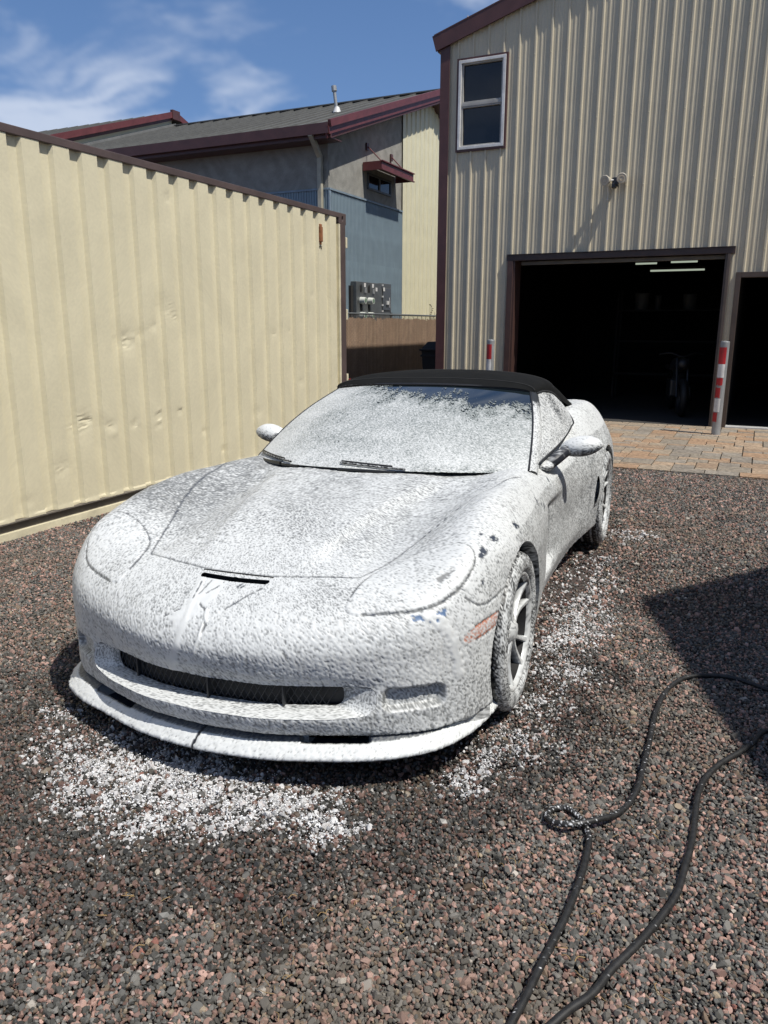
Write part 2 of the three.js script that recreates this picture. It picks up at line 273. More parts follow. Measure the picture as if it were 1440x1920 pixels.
  // garage opening: header, jambs, folded-up door edge
  part('header_trim', [muv(rbox(G.x0 - .11, G.x1 + .10, G.y1 - .01, G.y1 + .085, ZW - .02, ZW + .045, .006)), muv(box(G.x0 - .11, G.x1 + .10, G.y1 + .087, G.y1 + .095, ZW, ZW + .06))], std([.060, .036, .029], .5, { map: T.grime }), b);
  part('jamb_trim', [muv(rbox(G.x0 - .10, G.x0 + .0, 0, G.y1 - .01, ZW - .02, ZW + .045, .005)), muv(box(G.x0, G.x0 + .03, 0, G.y1, ZW - .35, ZW + .02))], std([.078, .040, .033], .5, { map: T.grime }), b);
  part('jamb_trim', [muv(rbox(G.x1, G.x1 + .045, 0, G.y1 - .01, ZW - .02, ZW + .045, .005)), muv(box(G.x1 - .03, G.x1, 0, G.y1, ZW - .35, ZW + .02))], std([.10, .075, .06], .5, { map: T.grime }), b);
  part('door_edge', [muv(rbox(G.x0 + .1, G.x1 - .04, G.y1 - .075, G.y1 - .012, ZW - .16, ZW - .11, .008))], std([.16, .145, .12], .5, { map: T.grime }), b);
  part('doorway_trim', [muv(rbox(Dr.x0 - .075, Dr.x0, 0, Dr.y1 + .08, ZW - .1, ZW + .05, .005)), muv(rbox(Dr.x0, Dr.x1 + .07, Dr.y1, Dr.y1 + .08, ZW - .1, ZW + .05, .005)), muv(rbox(Dr.x1, Dr.x1 + .07, 0, Dr.y1, ZW - .1, ZW + .05, .005))], std([.085, .06, .045], .45, { map: T.grime }), b);
  part('threshold', muv(rbox(Dr.x0, Dr.x1, -.01, .022, ZW - .12, ZW + .06, .005)), std([.6, .6, .58], .5, { map: T.grime }), b);
  // dark interior
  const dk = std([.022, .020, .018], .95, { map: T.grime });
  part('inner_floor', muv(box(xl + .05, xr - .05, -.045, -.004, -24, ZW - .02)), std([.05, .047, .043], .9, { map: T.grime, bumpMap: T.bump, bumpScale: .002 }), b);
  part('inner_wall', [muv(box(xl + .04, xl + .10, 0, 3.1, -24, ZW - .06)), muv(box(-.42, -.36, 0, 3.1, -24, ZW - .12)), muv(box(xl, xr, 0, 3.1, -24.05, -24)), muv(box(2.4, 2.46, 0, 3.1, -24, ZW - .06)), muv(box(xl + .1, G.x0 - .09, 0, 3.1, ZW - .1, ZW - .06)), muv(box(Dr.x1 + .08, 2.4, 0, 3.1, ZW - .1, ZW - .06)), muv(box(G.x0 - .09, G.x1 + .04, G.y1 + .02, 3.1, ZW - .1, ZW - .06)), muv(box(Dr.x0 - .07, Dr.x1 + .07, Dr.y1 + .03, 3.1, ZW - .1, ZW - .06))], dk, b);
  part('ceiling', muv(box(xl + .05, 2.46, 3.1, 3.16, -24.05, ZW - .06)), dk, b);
}
// fluorescent tubes burning inside
{
  const glow = new THREE.MeshStandardMaterial({ color: 0x222222, emissive: lin(.31, .35, .28), emissiveIntensity: 1 });
  const L = [[-2.38, -1.98, 2.74, -16.5, 'short lit fluorescent tube left of the pair nearest the bay top'], [-1.72, -1.24, 2.752, -16.5, 'short lit fluorescent tube to the right under the bay top'], [-2.09, -1.10, 2.60, -16.5, 'longest lit fluorescent tube hanging lowest inside the garage']];
  for (const [x0, x1, y, z, lab] of L) {
    const t = thing('fluorescent_lamp', lab, 'lamp', [(x0 + x1) / 2, y, z], 'lit tubes inside the garage');
    part('tube', bar(V(x0, y, z), V(x1, y, z), .017, 10), glow, t);
    part('housing', muv(rbox(x0 - .02, x1 + .02, y + .022, y + .06, z - .06, z + .06, .006)), M.dark, t);
    for (const x of [x0 + .1, x1 - .1]) part('hanger', bar(V(x, y + .06, z), V(x, 3.1, z), .004, 5), M.dark, t);
    const a = new THREE.RectAreaLight(new THREE.Color(.9, 1, .85), .35, x1 - x0, .035); a.position.set(0, -.025, 0); a.rotation.x = -Math.PI / 2; t.add(a);
  }
}
// shelf with tubs, at the back of the bay
{
  const s = thing('storage_shelf', 'dark shelf rack deep inside the garage bay', 'shelf', [-1.9, 0, -18.1]);
  for (const y of [.5, 1.2, 1.86]) part('shelf_board', muv(box(-2.9, -.7, y, y + .03, -18.35, -17.85)), M.dark, s);
  for (const [x, z] of [[-2.88, -18.33], [-2.88, -17.87], [-.72, -18.33], [-.72, -17.87]]) part('upright', muv(box(x - .02, x + .02, 0, 2.3, z - .02, z + .02)), M.dark, s);
  const tub = (x, r, h, lab, c) => { const t = thing('bucket', lab, 'bucket', [x, 1.892, -18.08]); const g = new THREE.LatheGeometry([[0, 0], [r * .86, 0], [r, h], [r * 1.05, h], [r * 1.05, h + .015], [0, h + .015]].map(p => new THREE.Vector2(...p)), 20).translate(x, 1.892, -18.08); part('pail', g, std(c, .6), t); part('handle', new THREE.TorusGeometry(r * .98, .004, 5, 20, Math.PI).rotateX(.5).translate(x, 1.892 + h * .85, -18.08), M.dark, t); };
  tub(-2.42, .15, .33, 'pale round bucket at the left of the top garage shelf', [.10, .10, .095]); tub(-2.08, .07, .28, 'slim dark canister standing between the buckets on the garage shelf', [.05, .05, .05]); tub(-1.44, .14, .30, 'pale round bucket at the right of the top garage shelf', [.085, .085, .08]);
}
// motorcycle parked in the dark
{
  const p = [-1.30, 0, -15.2], t = thing('motorcycle', 'dark motorcycle parked in the shade behind the right garage bollard', 'motorcycle', p);
  const mk = std([.012, .012, .012], .6), ch = std([.045, .045, .045], .45, { metalness: .6 });
  const dir = V(.22, 0, .975).normalize(), q = new THREE.Quaternion().setFromUnitVectors(V(0, 0, 1), dir);
  const L = g => g.applyQuaternion(q).translate(...p);
  for (const z of [.72, -.68]) { const w = part('wheel', L(new THREE.TorusGeometry(.27, .065, 10, 28).rotateY(Math.PI / 2).translate(0, .33, z)), M.black, t); part('rim', L(new THREE.TorusGeometry(.20, .02, 6, 24).rotateY(Math.PI / 2).translate(0, .33, z)), ch, w); part('spoke', [0, 1, 2, 3, 4].map(k => L(bar(V(0, .33, z), V(0, .33 + Math.sin(k * 1.2566) * .2, z + Math.cos(k * 1.2566) * .2), .012, 6))), mk, w); }
  part('fork', [-1, 1].map(s => L(bar(V(s * .09, .33, .72), V(s * .09, .98, .42), .024, 8))), ch, t);
  part('fuel_tank', L(new THREE.SphereGeometry(.2, 20, 14).scale(.8, .75, 1.45).translate(0, .86, .12)), mk, t);
  part('seat', L(rbox(-.14, .14, .74, .84, -.75, -.12, .045, 4)), M.black, t);
  part('engine', [L(rbox(-.16, .16, .3, .62, -.25, .3, .04, 3)), L(new THREE.CylinderGeometry(.11, .12, .28, 14).rotateX(.5).translate(0, .62, .18))], std([.06, .06, .06], .4, { metalness: .6 }), t);
  part('exhaust', L(tube([[.17, .5, .3], [.2, .28, .28], [.2, .26, -.2], [.22, .36, -.85]], .04, 20, 8)), ch, t);
  part('handlebar', L(tube([[-.38, 1.05, .24], [-.2, 1.08, .36], [0, 1.02, .42], [.2, 1.08, .36], [.38, 1.05, .24]], .014, 20, 6)), mk, t);
  part('headlight', L(new THREE.SphereGeometry(.1, 16, 10).scale(1, 1, .8).translate(0, .9, .56)), ch, t);
  part('fender', L(new THREE.TorusGeometry(.36, .06, 6, 14, 1.9).rotateY(-Math.PI / 2).rotateX(-.6).translate(0, .33, -.68)), mk, t);
}
// twin flood light over the bay
{
  const p = [-2.30, 3.75, ZW + .035], t = thing('flood_light', 'twin-headed security flood light above the garage bay', 'flood light', p);
  part('base', [rbox(-2.345, -2.255, 3.665, 3.80, ZW + .02, ZW + .09, .01, 3), rbox(-2.335, -2.27, 3.63, 3.70, ZW + .08, ZW + .20, .015, 3)].map(g => muv(g)), std([.02, .022, .025], .4), t);
  for (const [dx, yaw, dy] of [[-.115, -.28, -.005], [.112, .2, .01]]) {
    const c = V(-2.30 + dx, 3.75 + dy, ZW + .185), o = g => g.rotateX(Math.PI / 2 + .12).rotateY(yaw).translate(c.x, c.y, c.z);
    const h = part('lamp_head', o(new THREE.LatheGeometry([[0, -.10], [.03, -.10], [.05, -.06], [.062, 0], [.072, .045], [.076, .05], [.076, .062], [.068, .064]].map(q => new THREE.Vector2(...q)), 24)), std([.62, .56, .45], .5, { map: T.grime }), t);
    part('lens', o(new THREE.CylinderGeometry(.068, .068, .006, 24).translate(0, .058, 0)), std([.55, .48, .36], .25), h);
    part('ring', o(new THREE.TorusGeometry(.034, .004, 6, 20).rotateX(Math.PI / 2).translate(0, .062, 0)), std([.42, .33, .22], .4), h);
    part('arm', bar(V(-2.30 + dx * .25, 3.76, ZW + .08), c.clone().add(V(-dx * .1, 0, -.05)), .014, 8), std([.55, .54, .52], .4), t);
  }
  part('pull_cord', [tube([[-2.405, 3.68, ZW + .17], [-2.40, 3.60, ZW + .10], [-2.405, 3.50, ZW + .045]], .003, 10, 5), new THREE.SphereGeometry(.013, 8, 6).translate(-2.405, 3.49, ZW + .045)], M.white, t);
}
// steel bollards with worn red and white tape
function bollard(x, z, h, lab, bands) {
  const t = thing('bollard', lab, 'bollard', [x, 0, z], 'bollards before the garage'); const r = .062;
  part('post', muv(new THREE.LatheGeometry([[r, -.05], [r, h - .012], [r * .93, h], [0, h + .008]].map(p => new THREE.Vector2(...p)), 28).translate(x, 0, z)), M.galv, t);
  for (const [y0, y1, red, a0, a1] of bands) { const n = 22, P = []; const ra = rng(Math.round(y0 * 1000) + 3);
    for (let i = 0; i < n; i++) { const A = mix(a0, a1, i / n), B = mix(a0, a1, (i + 1) / n), f = (y0 === .53 || y0 === .71 || y0 === .18) ? .02 * ra() : 0; const q = (a, y) => [x + Math.sin(a) * (r + .0025), y, z + Math.cos(a) * (r + .0025)]; P.push([q(A, y0 + f), q(B, y0 + f), q(B, y1 - f * .7), q(A, y1 - f * .7)]); }
    part('tape_band', quads(P), red ? M.red : M.white, t); }
}
const full = [[1.02, 1.255, 1, -2.9, .55], [.83, 1.018, 0, -2.9, .5], [.71, .828, 1, -2.9, .35], [.53, .69, 1, -2.9, .05], [.335, .528, 0, -2.9, .3], [.18, .333, 1, -2.9, -.1]];
bollard(-.449, -12.25, 1.338, 'steel bollard with peeling red and white tape right of the open bay', full);
bollard(-3.938, -12.25, 1.327, 'steel bollard with red tape at the left side of the open bay', full);
// ---------------------------------------------------------------- building beyond the container
{
  const XG = -9.0, XR = -8.64, ZF = -15.95, ZE = -15.45, yE = 5.68, sl = .342, ZP = -21.73, XL = -34, ZB = -27.5;
  const ry = z => yE + sl * (z > ZP ? ZE - z : 2 * (ZE - ZP) - (ZE - z));
  const b = thing('stucco_building', 'grey stucco and blue metal building with maroon roof edges beyond the fence', 'building', [-15, 0, -21.7]);
  part('stucco_wall', [muv(box(XL, XG - .024, 0, ry(ZF) - .12, ZF - .2, ZF - .021)), quads([[[XG - .02, 0, ZF - .018], [XG - .02, 0, -20.0], [XG - .02, ry(-20.0) - .1, -20.0], [XG - .02, ry(ZF) - .1, ZF - .018]]])], M.stucco, b);
  // lower cladding of finely ribbed blue metal
  const rib = (pitch, dep, w) => (s0, s1) => { const o = []; for (let s = s0; s < s1 - 1e-6; s += pitch) { o.push([s, 0], [Math.min(s1, s + pitch * .42), 0], [Math.min(s1, s + pitch * .5), dep], [Math.min(s1, s + pitch * .9), dep]); } o.push([s1, 0]); return o; };
  const clad = (prof, at) => quads(prof.slice(0, -1).map((p, i) => { const q = prof[i + 1]; return at(p, q); }));
  const fine = rib(.068, .016);
  part('blue_cladding', [clad(fine(0, 3.93), (p, q) => { const f = ([s, d], y) => [XG + .008 + d, y, ZF - s]; return [f(p, 0), f(q, 0), f(q, 4.48), f(p, 4.48)]; }), clad(fine(0, 3), (p, q) => { const f = ([s, d], y) => [XG - s, y, ZF + .008 + d]; return [f(q, 0), f(p, 0), f(p, 4.48), f(q, 4.48)]; })], M.blueMetal, b);
  part('cladding_cap', [muv(box(XG - .01, XG + .045, 4.475, 4.515, -19.88, ZF + .03)), muv(box(-12, XG - .0, 4.475, 4.515, ZF - .01, ZF + .045)), muv(box(XG + .0, XG + .034, 0, 4.47, ZF - .05, ZF + .034))], std([.25, .32, .38], .45, { map: T.grime }), b);
  const wide = rib(.30, .028);
  { const pr = []; for (let s = 0; s < 7.4; s += .30) pr.push([s, 0], [s + .20, 0], [s + .222, .03], [s + .252, .03], [s + .274, 0]);
    part('cream_siding', clad(pr, (p, q) => { const f = ([s, d], top) => [XG + .022 + d, top ? ry(-19.90 - s) - .09 : 0, -19.90 - s]; return [f(p, 0), f(q, 0), f(q, 1), f(p, 1)]; }), M.sidingPale, b); }
  part('back_wall', muv(box(XL, XG - .03, 0, 5.6, ZB, ZB + .1)), M.stucco, b);
  // roof: two planes, seams, rake boards, fascia
  const slab = (x0, x1, z0, z1, th, up = 0) => { const a = ry(z0) + up, c = ry(z1) + up; return quads([[[x0, a, z0], [x1, a, z0], [x1, c, z1], [x0, c, z1]], [[x0, a - th, z0], [x0, c - th, z1], [x1, c - th, z1], [x1, a - th, z0]]]); };
  const roof = part('roof', [slab(XL, XR, ZE + .04, ZP, .04), slab(XL, XR, ZP, 2 * ZP - ZE, .04)], M.roof, b);
  for (let x = XR - .25; x > -24.2; x -= .5) part('roof_seam', [muv(beam(V(x, ry(ZE + .05) + .018, ZE + .05), V(x, ry(ZP) + .018, ZP), .03, .045))], M.roof, roof);
  part('ridge_cap', [muv(beam(V(XR, ry(ZP) + .03, ZP), V(-18, ry(ZP) + .03, ZP), .22, .03))], M.roof, b);
  part('fascia', [muv(box(XL, XR + .0, yE - .27, yE - .0, ZE - .02, ZE + .02)), muv(box(XL, XR - .01, yE - .20, yE + .012, ZE + .022, ZE + .12)), muv(box(XL, XR - .02, yE - .262, yE - .24, ZF + .01, ZE - .02))], M.maroon, b);
  const rake = (dx, w, h, dy, m) => part('rake_board', [muv(beam(V(XR + dx, ry(ZE) + dy, ZE + .10), V(XR + dx, ry(ZP) + dy, ZP), w, h)), muv(beam(V(XR + dx, ry(ZP) + dy, ZP), V(XR + dx, ry(ZE) + dy, 2 * ZP - ZE), w, h))], m, b);
  rake(.02, .07, .14, -.01, M.maroonLit); rake(-.02, .05, .15, -.145, M.maroonLit); rake(-.06, .04, .12, -.24, M.maroonLit);
  part('soffit', [muv(beam(V((XR + XG) / 2, ry(ZE) - .27, ZE), V((XR + XG) / 2, ry(ZP) - .27, ZP), .36, .02)), muv(beam(V((XR + XG) / 2, ry(ZP) - .27, ZP), V((XR + XG) / 2, ry(ZE) - .27, 2 * ZP - ZE), .36, .02))], M.maroon, b);
  // raised roof bay further back
  const XP = -18.0, up = .42;
  const bay = part('raised_roof', [slab(XL, XP, ZE + .04, ZP, .06, up), slab(XL, XP, ZP, 2 * ZP - ZE, .06, up)], M.roof, b);
  for (let x = XP - .25; x > -24; x -= .5) part('roof_seam', muv(beam(V(x, ry(ZE) + up + .018, ZE), V(x, ry(ZP) + up + .018, ZP), .03, .045)), M.roof, bay);
  part('rake_board', [muv(beam(V(XP + .03, ry(ZE) + up - .03, ZE + .1), V(XP + .03, ry(ZP) + up - .03, ZP - .02), .07, .17)), muv(beam(V(XP + .03, ry(ZP) + up - .03, ZP), V(XP + .03, ry(ZP - 3) + up - .03, ZP - 3), .07, .17))], M.maroonLit, bay);
  part('rake_board', [muv(beam(V(XP - .03, ry(ZE) + up - .16, ZE + .08), V(XP - .03, ry(ZP) + up - .16, ZP), .05, .10)), muv(rbox(XP - .02, XP + .09, ry(ZP) + up - .22, ry(ZP) + up + .07, ZP - .2, ZP + .16, .01))], M.maroon, bay);
  part('cream_strip', quads([[[XP - .12, ry(ZE) + .0, ZE], [XP - .12, ry(ZP) + .0, ZP], [XP - .12, ry(ZP) + up - .04, ZP], [XP - .12, ry(ZE) + up - .04, ZE]]]), M.sidingPale, bay);
  part('flashing', [muv(beam(V(XP - .03, ry(ZE) + .05, ZE), V(XP - .03, ry(ZP) + .05, ZP), .2, .1))], std([.2, .2, .19], .5, { map: T.grime }), bay);
  // window under a small maroon awning
  { const X = XG + .0, y0 = 4.77, y1 = 5.15, z0 = -19.22, z1 = -17.885; const w = part('window', [[z0, z0 + .05, y0, y1], [z1 - .05, z1, y0, y1], [z0 + .05, z1 - .05, y0, y0 + .05], [z0 + .05, z1 - .05, y1 - .05, y1], [-18.57, -18.51, y0 + .05, y1 - .05]].map(([a, c, p, q]) => muv(box(X - .05, X + .012, p, q, a, c))), std([.09, .09, .085], .5), b);
    part('pane', box(X - .03, X - .012, y0 + .04, y1 - .04, z0 + .03, -18.56), M.glass, w); part('pane', box(X - .03, X - .012, y0 + .04, y1 - .04, -18.52, z1 - .03), M.glass, w); }
  { const x0 = XG + .0, x1 = -8.507, z0 = -19.49, z1 = -17.63, y0 = 5.14, y1 = 5.33; const a = part('awning', [muv(box(x0, x1, y1 - .03, y1, z0, z1)), muv(box(x1 - .02, x1 + .01, y0, y1 + .002, z0 - .01, z1 + .01)), muv(box(x0, x1 - .02, y0, y1 + .001, z1 - .02, z1 + .01)), muv(box(x0, x1 - .02, y0, y1 + .001, z0 - .01, z0 + .02)), muv(box(x1 - .0, x1 + .045, y0 - .012, y0 + .012, z0 - .02, z1 + .02)), muv(box(x1 - .0, x1 + .045, y1 - .012, y1 + .012, z0 - .02, z1 + .02))], M.maroonLit, b);
    for (const [za, ze] of [[-17.84, -17.8], [-19.21, -19.1]]) { part('tie_rod', bar(V(x0 + .03, 5.71, za), V(x1 - .06, y1, ze), .014, 6), M.maroonLit, a); part('anchor_plate', muv(box(x0 - .01, x0 + .03, 5.63, 5.79, za - .05, za + .05)), M.maroon, a); }
    for (let k = 0; k < 4; k++) part('bolt', new THREE.SphereGeometry(.012, 6, 4).translate(x1 + .012, 5.24, -17.9 - k * .45), M.maroon, a); }
  part('downspout', [muv(beam(V(-9.10, 5.50, ZE + .06), V(-9.17, 5.16, ZF + .09), .10, .10)), muv(rbox(-9.22, -9.12, 0, 5.2, ZF + .03, ZF + .13, .01)), muv(box(-9.15, -9.05, 5.46, 5.56, ZE + .01, ZE + .11))], std([.50, .465, .36], .5, { map: T.grime }), b);
}
{ const p = [-10.231, 6.762, -18.614], q = V(-10.315, 7.36, -18.614), a = V(...p), t = thing('vent_pipe', 'grey capped vent pipe standing on the dark metal roof', 'vent pipe', p);
  part('pipe', muv(bar(V(p[0], 6.70, p[2]), q, .042, 14)), M.galv, t); part('cap', muv(bar(q.clone().lerp(a, .17), q.clone().lerp(a, -.03), .068, 14)), M.galv, t); part('flashing_collar', [muv(new THREE.CylinderGeometry(.055, .11, .14, 14).translate(p[0], 6.82, p[2]))], M.white, t); }
// electric meter cabinet on the blue cladding
{
  const X0 = -8.97, X1 = -8.815, z1 = -16.89, z0 = -18.92, y0 = 1.80, y1 = 2.57, t = thing('meter_cabinet', 'grey electric meter cabinet with four round meters on the blue wall', 'electric meter cabinet', [X0, 1.5, -17.9]);
  const gm = std([.17, .18, .18], .4, { metalness: .5, map: T.grime });
  part('cabinet', [muv(rbox(X0, X1, 1.3, y1, -18.28, z1, .01)), muv(rbox(X0, X1 - .03, 1.3, y1 + .02, z0, -18.29, .01))], gm, t);
  part('side_conduit', muv(box(X0 - .01, X0 + .06, 1.4, y1 - .1, z1, z1 + .09)), M.dark, t);
  for (const z of [-17.13, -17.56]) for (const y of [2.13, 1.78]) { const m = part('meter', new THREE.CylinderGeometry(.075, .085, .13, 20).rotateZ(-Math.PI / 2).translate(X1 + .065, y, z), std([.62, .64, .58], .3), t); part('dial', new THREE.CylinderGeometry(.052, .052, .01, 18).rotateZ(-Math.PI / 2).translate(X1 + .132, y, z), std([.16, .24, .17], .2), m); }
  for (const z of [-17.13, -17.56]) for (const y of [2.42, 1.97]) part('socket', new THREE.CapsuleGeometry(.055, .09, 4, 10).scale(.3, 1, 1).translate(X1, y, z), M.black, t);
  for (const [z, y] of [[-17.34, 2.50], [-17.78, 2.50], [-17.98, 2.42], [-18.42, 2.44]]) part('notice', box(X1 - .001, X1 + .003, y - .045, y + .045, z - .05, z + .05), M.white, t);
  for (const [z, y] of [[-17.34, 2.38], [-17.78, 2.37]]) part('breaker', muv(box(X1 - .002, X1 + .03, y - .06, y + .06, z - .045, z + .045)), M.galv, t);
  const d = part('panel_door', muv(rbox(X1 - .03, X1 - .01, 1.92, 2.47, -18.86, -18.38, .008)), std([.11, .12, .13], .35, { metalness: .4 }), t);
  part('lever', [bar(V(X1 + .01, 2.0, -18.74), V(X1 + .02, 2.24, -18.70), .012, 6), box(X1 - .01, X1 + .03, 2.07, 2.16, -18.66, -18.56)], M.white, d);
  for (const y of [2.54, 2.26, 2.05, 1.9]) part('clip', muv(box(X1 - .03, X1 + .012, y - .02, y + .02, -18.36, -18.31)), M.white, t);
}
// chain link fence with tan privacy slats
{
  const X = -8.15, z0 = -11.5, z1 = -26.5, H = 1.80, t = thing('chain_link_fence', 'chain link fence filled with tan privacy slats', 'fence', [X, 0, -19]);
  const pipe = std([.16, .17, .17], .5, { metalness: .4 });
  part('top_rail', bar(V(X, H, z0), V(X, H, z1), .021, 10), pipe, t);
  for (let z = z0; z > z1; z -= 3.0) part('post', bar(V(X - .03, 0, z), V(X - .03, H + .05, z), .03, 10), pipe, t);
  const sm = [[.40, .265, .175], [.43, .295, .20], [.36, .24, .155]].map(c => std(c, .8, { map: T.grime })), g = [[], [], []], r = rng(31);
  for (let z = z0; z > z1; z -= .0655) g[Math.floor(r() * 3)].push(box(X - .006, X + .004, .03, H - .075 - r() * .035 - (r() < .06 ? .05 : 0), z - .030, z + .030));
  g.forEach((q, i) => tag(part('slat', q.map(x => muv(x)), sm[i], t), 0, 0, 0, 'stuff'));
  const w = []; for (let z = z0 + 2; z > z1; z -= .07) for (const s of [-1, 1]) { const a = V(X + .009 * 1, 0, z), c = V(X + .009, H, z + s * H * .86); const q = new THREE.CylinderGeometry(.0022, .0022, 1, 3, 1, true); const d = c.clone().sub(a), L = d.length(); q.scale(1, L, 1).applyQuaternion(new THREE.Quaternion().setFromUnitVectors(V(0, 1, 0), d.normalize())).translate((a.x + c.x) / 2, (a.y + c.y) / 2, (a.z + c.z) / 2); w.push(q); }
  tag(part('wire_mesh', w, std([.14, .12, .10], .6), t), 0, 0, 0, 'stuff');
  const ties = []; for (let z = z0; z > z1; z -= .28) ties.push(bar(V(X, H - .10, z), V(X, H, z + .02), .006, 4)); tag(part('wire_tie', ties, pipe, t), 0, 0, 0, 'stuff');
}
{ // weeds behind the fence
  const spots = [[-8.5, -20.95, .62, 'thin dry weed stems rising above the fence rail by the garage corner'], [-8.5, -21.45, .48, 'smaller dry weed tuft beside the garage corner above the fence']];
  for (const [x, z, h, lab] of spots) { const t = thing('weed', lab, 'weed', [x, 0, z]); const st = [], lf = [], r = rng(Math.round(-z * 100)); for (let k = 0; k < 5; k++) { const a = r() * 6.3, tip = V(x + Math.cos(a) * .07, 1.55 + h * (.4 + .6 * r()), z + Math.sin(a) * .09); st.push(tube([[x, 0, z], [x + Math.cos(a) * .04, .9, z + Math.sin(a) * .04], tip], .005, 10, 4)); for (let q = 0; q < 14; q++) { const u = .55 + .45 * r(); const p = V(mix(x, tip.x, u), mix(0, tip.y, u), mix(z, tip.z, u)); lf.push(new THREE.SphereGeometry(.012, 4, 3).scale(1, 2.2, .5).rotateZ(r() * 3).translate(p.x + (r() - .5) * .05, p.y, p.z + (r() - .5) * .05)); } } part('stem', st, std([.07, .055, .035], .9), t); part('leaf_cluster', lf, std([.06, .06, .03], .9), t); }
}
{ const x0 = -6.19, x1 = -5.5, z0 = -15.45, z1 = -14.7, t = thing('waste_bin', 'dark plastic wheeled waste bin behind the garage corner', 'waste bin', [-5.85, 0, -15.05]); const m = std([.012, .0125, .012], .8, { map: T.grime });
  const g = new THREE.CylinderGeometry(.48, .40, .98, 4, 1).rotateY(Math.PI / 4).scale((x1 - x0) / .68, 1, (z1 - z0) / .68).translate((x0 + x1) / 2, .56, (z0 + z1) / 2); part('body', muv(toCreasedNormals(g, .3)), m, t);
  part('lid', [muv(rbox(x0 - .03, x1 + .03, 1.05, 1.09, z0 - .02, z1 + .05, .015)), muv(new THREE.CylinderGeometry(.36, .50, .14, 4, 1).rotateY(Math.PI / 4).scale((x1 - x0) / .7, 1, (z1 - z0) / .7).translate((x0 + x1) / 2, 1.155, (z0 + z1) / 2))], std([.014, .015, .0145], .75, { map: T.grime }), t);
  part('rim', muv(rbox(x0 - .015, x1 + .015, .93, .97, z0 - .01, z1 + .02, .01)), m, t);
  for (const x of [x0 + .05, x1 - .05]) part('wheel', new THREE.CylinderGeometry(.1, .1, .05, 16).rotateZ(Math.PI / 2).translate(x, .1, z0 + .02), M.black, t); }
// gabled workshop to the right of the photographer; its peak throws the pointed shadow on the gravel
{
  const X = 2.92, zp = -3.59, yp = 6.12, t = thing('workshop', 'beige gabled workshop standing to the right of the yard', 'workshop', [5, 0, -3]);
  const s1 = 1.056, s2 = .742, zA = zp - 3.5, zB = zp + 4.6, wall = [];
  const L = z => z < zp ? yp - s1 * (zp - z) : yp - s2 * (z - zp);
  for (let z = zA; z < zB - .01; z += .2) { const a = z, c = Math.min(zB, z + .2); for (const x of [X, 9]) wall.push([[x, 0, a], [x, 0, c], [x, L(c) - .02, c], [x, L(a) - .02, a]]); }
  part('wall', [quads(wall), muv(box(X, 9, 0, L(zA) - .03, zA, zA + .04)), muv(box(X, 9, 0, L(zB) - .03, zB - .04, zB))], M.siding, t);
  part('roof', [muv(beam(V(6, yp, zp), V(6, L(zA - .25), zA - .25), 6.1, .03)), muv(beam(V(6, yp, zp), V(6, L(zB + .25), zB + .25), 6.1, .03))], M.roof, t);
}
// ---------------------------------------------------------------- gravel, foam on it, hose
const foamSpots = [[-2.17, -1.90, .17, .34], [-1.93, -1.86, .20, .72], [-1.72, -1.84, .19, 1.05], [-1.51, -1.84, .16, 1.1], [-1.33, -1.85, .12, 1.05], [-1.24, -1.92, .10, .9], [-1.07, -1.84, .09, 1], [-1.12, -1.97, .08, .5], [-1.60, -1.70, .12, .62], [-1.92, -1.70, .15, .55], [-2.45, -2.03, .10, .45], [-2.33, -1.80, .12, .16], [-1.66, -1.52, .12, .22],
  [-.83, -3.60, .14, .95], [-.70, -3.78, .15, .75], [-.66, -3.31, .14, .85], [-.69, -2.95, .12, .8], [-.69, -2.61, .14, .75], [-.76, -2.42, .10, .75], [-.84, -4.77, .19, .9], [-.86, -4.41, .18, .9], [-.84, -5.9, .22, .7], [-.78, -4.08, .2, .9], [-.88, -5.15, .16, .7], [-.80, -2.26, .09, .6], [-.62, -5.95, .12, .3]];
const wetSpots = [[-1.77, -1.42, .25, .6], [-1.45, -1.52, .25, .8], [-.98, -1.95, .20, 1], [-.75, -2.1, .2, .9], [-.57, -2.5, .18, .8], [-.5, -2.9, .16, .7], [-.50, -3.4, .16, .6], [-2.54, -1.9, .25, .8], [-2.2, -1.6, .25, .8], [-2.75, -2.2, .2, .5], [-1.2, -1.7, .25, .9], [-.9, -3.2, .3, .9], [-.75, -5.2, .3, .4], [-1.7, -2.2, .9, .7]];
const field = (L, x, z) => { let s = 0; for (const [a, b, r, k] of L) s += k * Math.exp(-((x - a) ** 2 + (z - b) ** 2) / (r * r)); return s; };
const bare = (x, z) => (x > -2.55 && x < -.82 && z < -2.2 && z > -6.2); // under the car
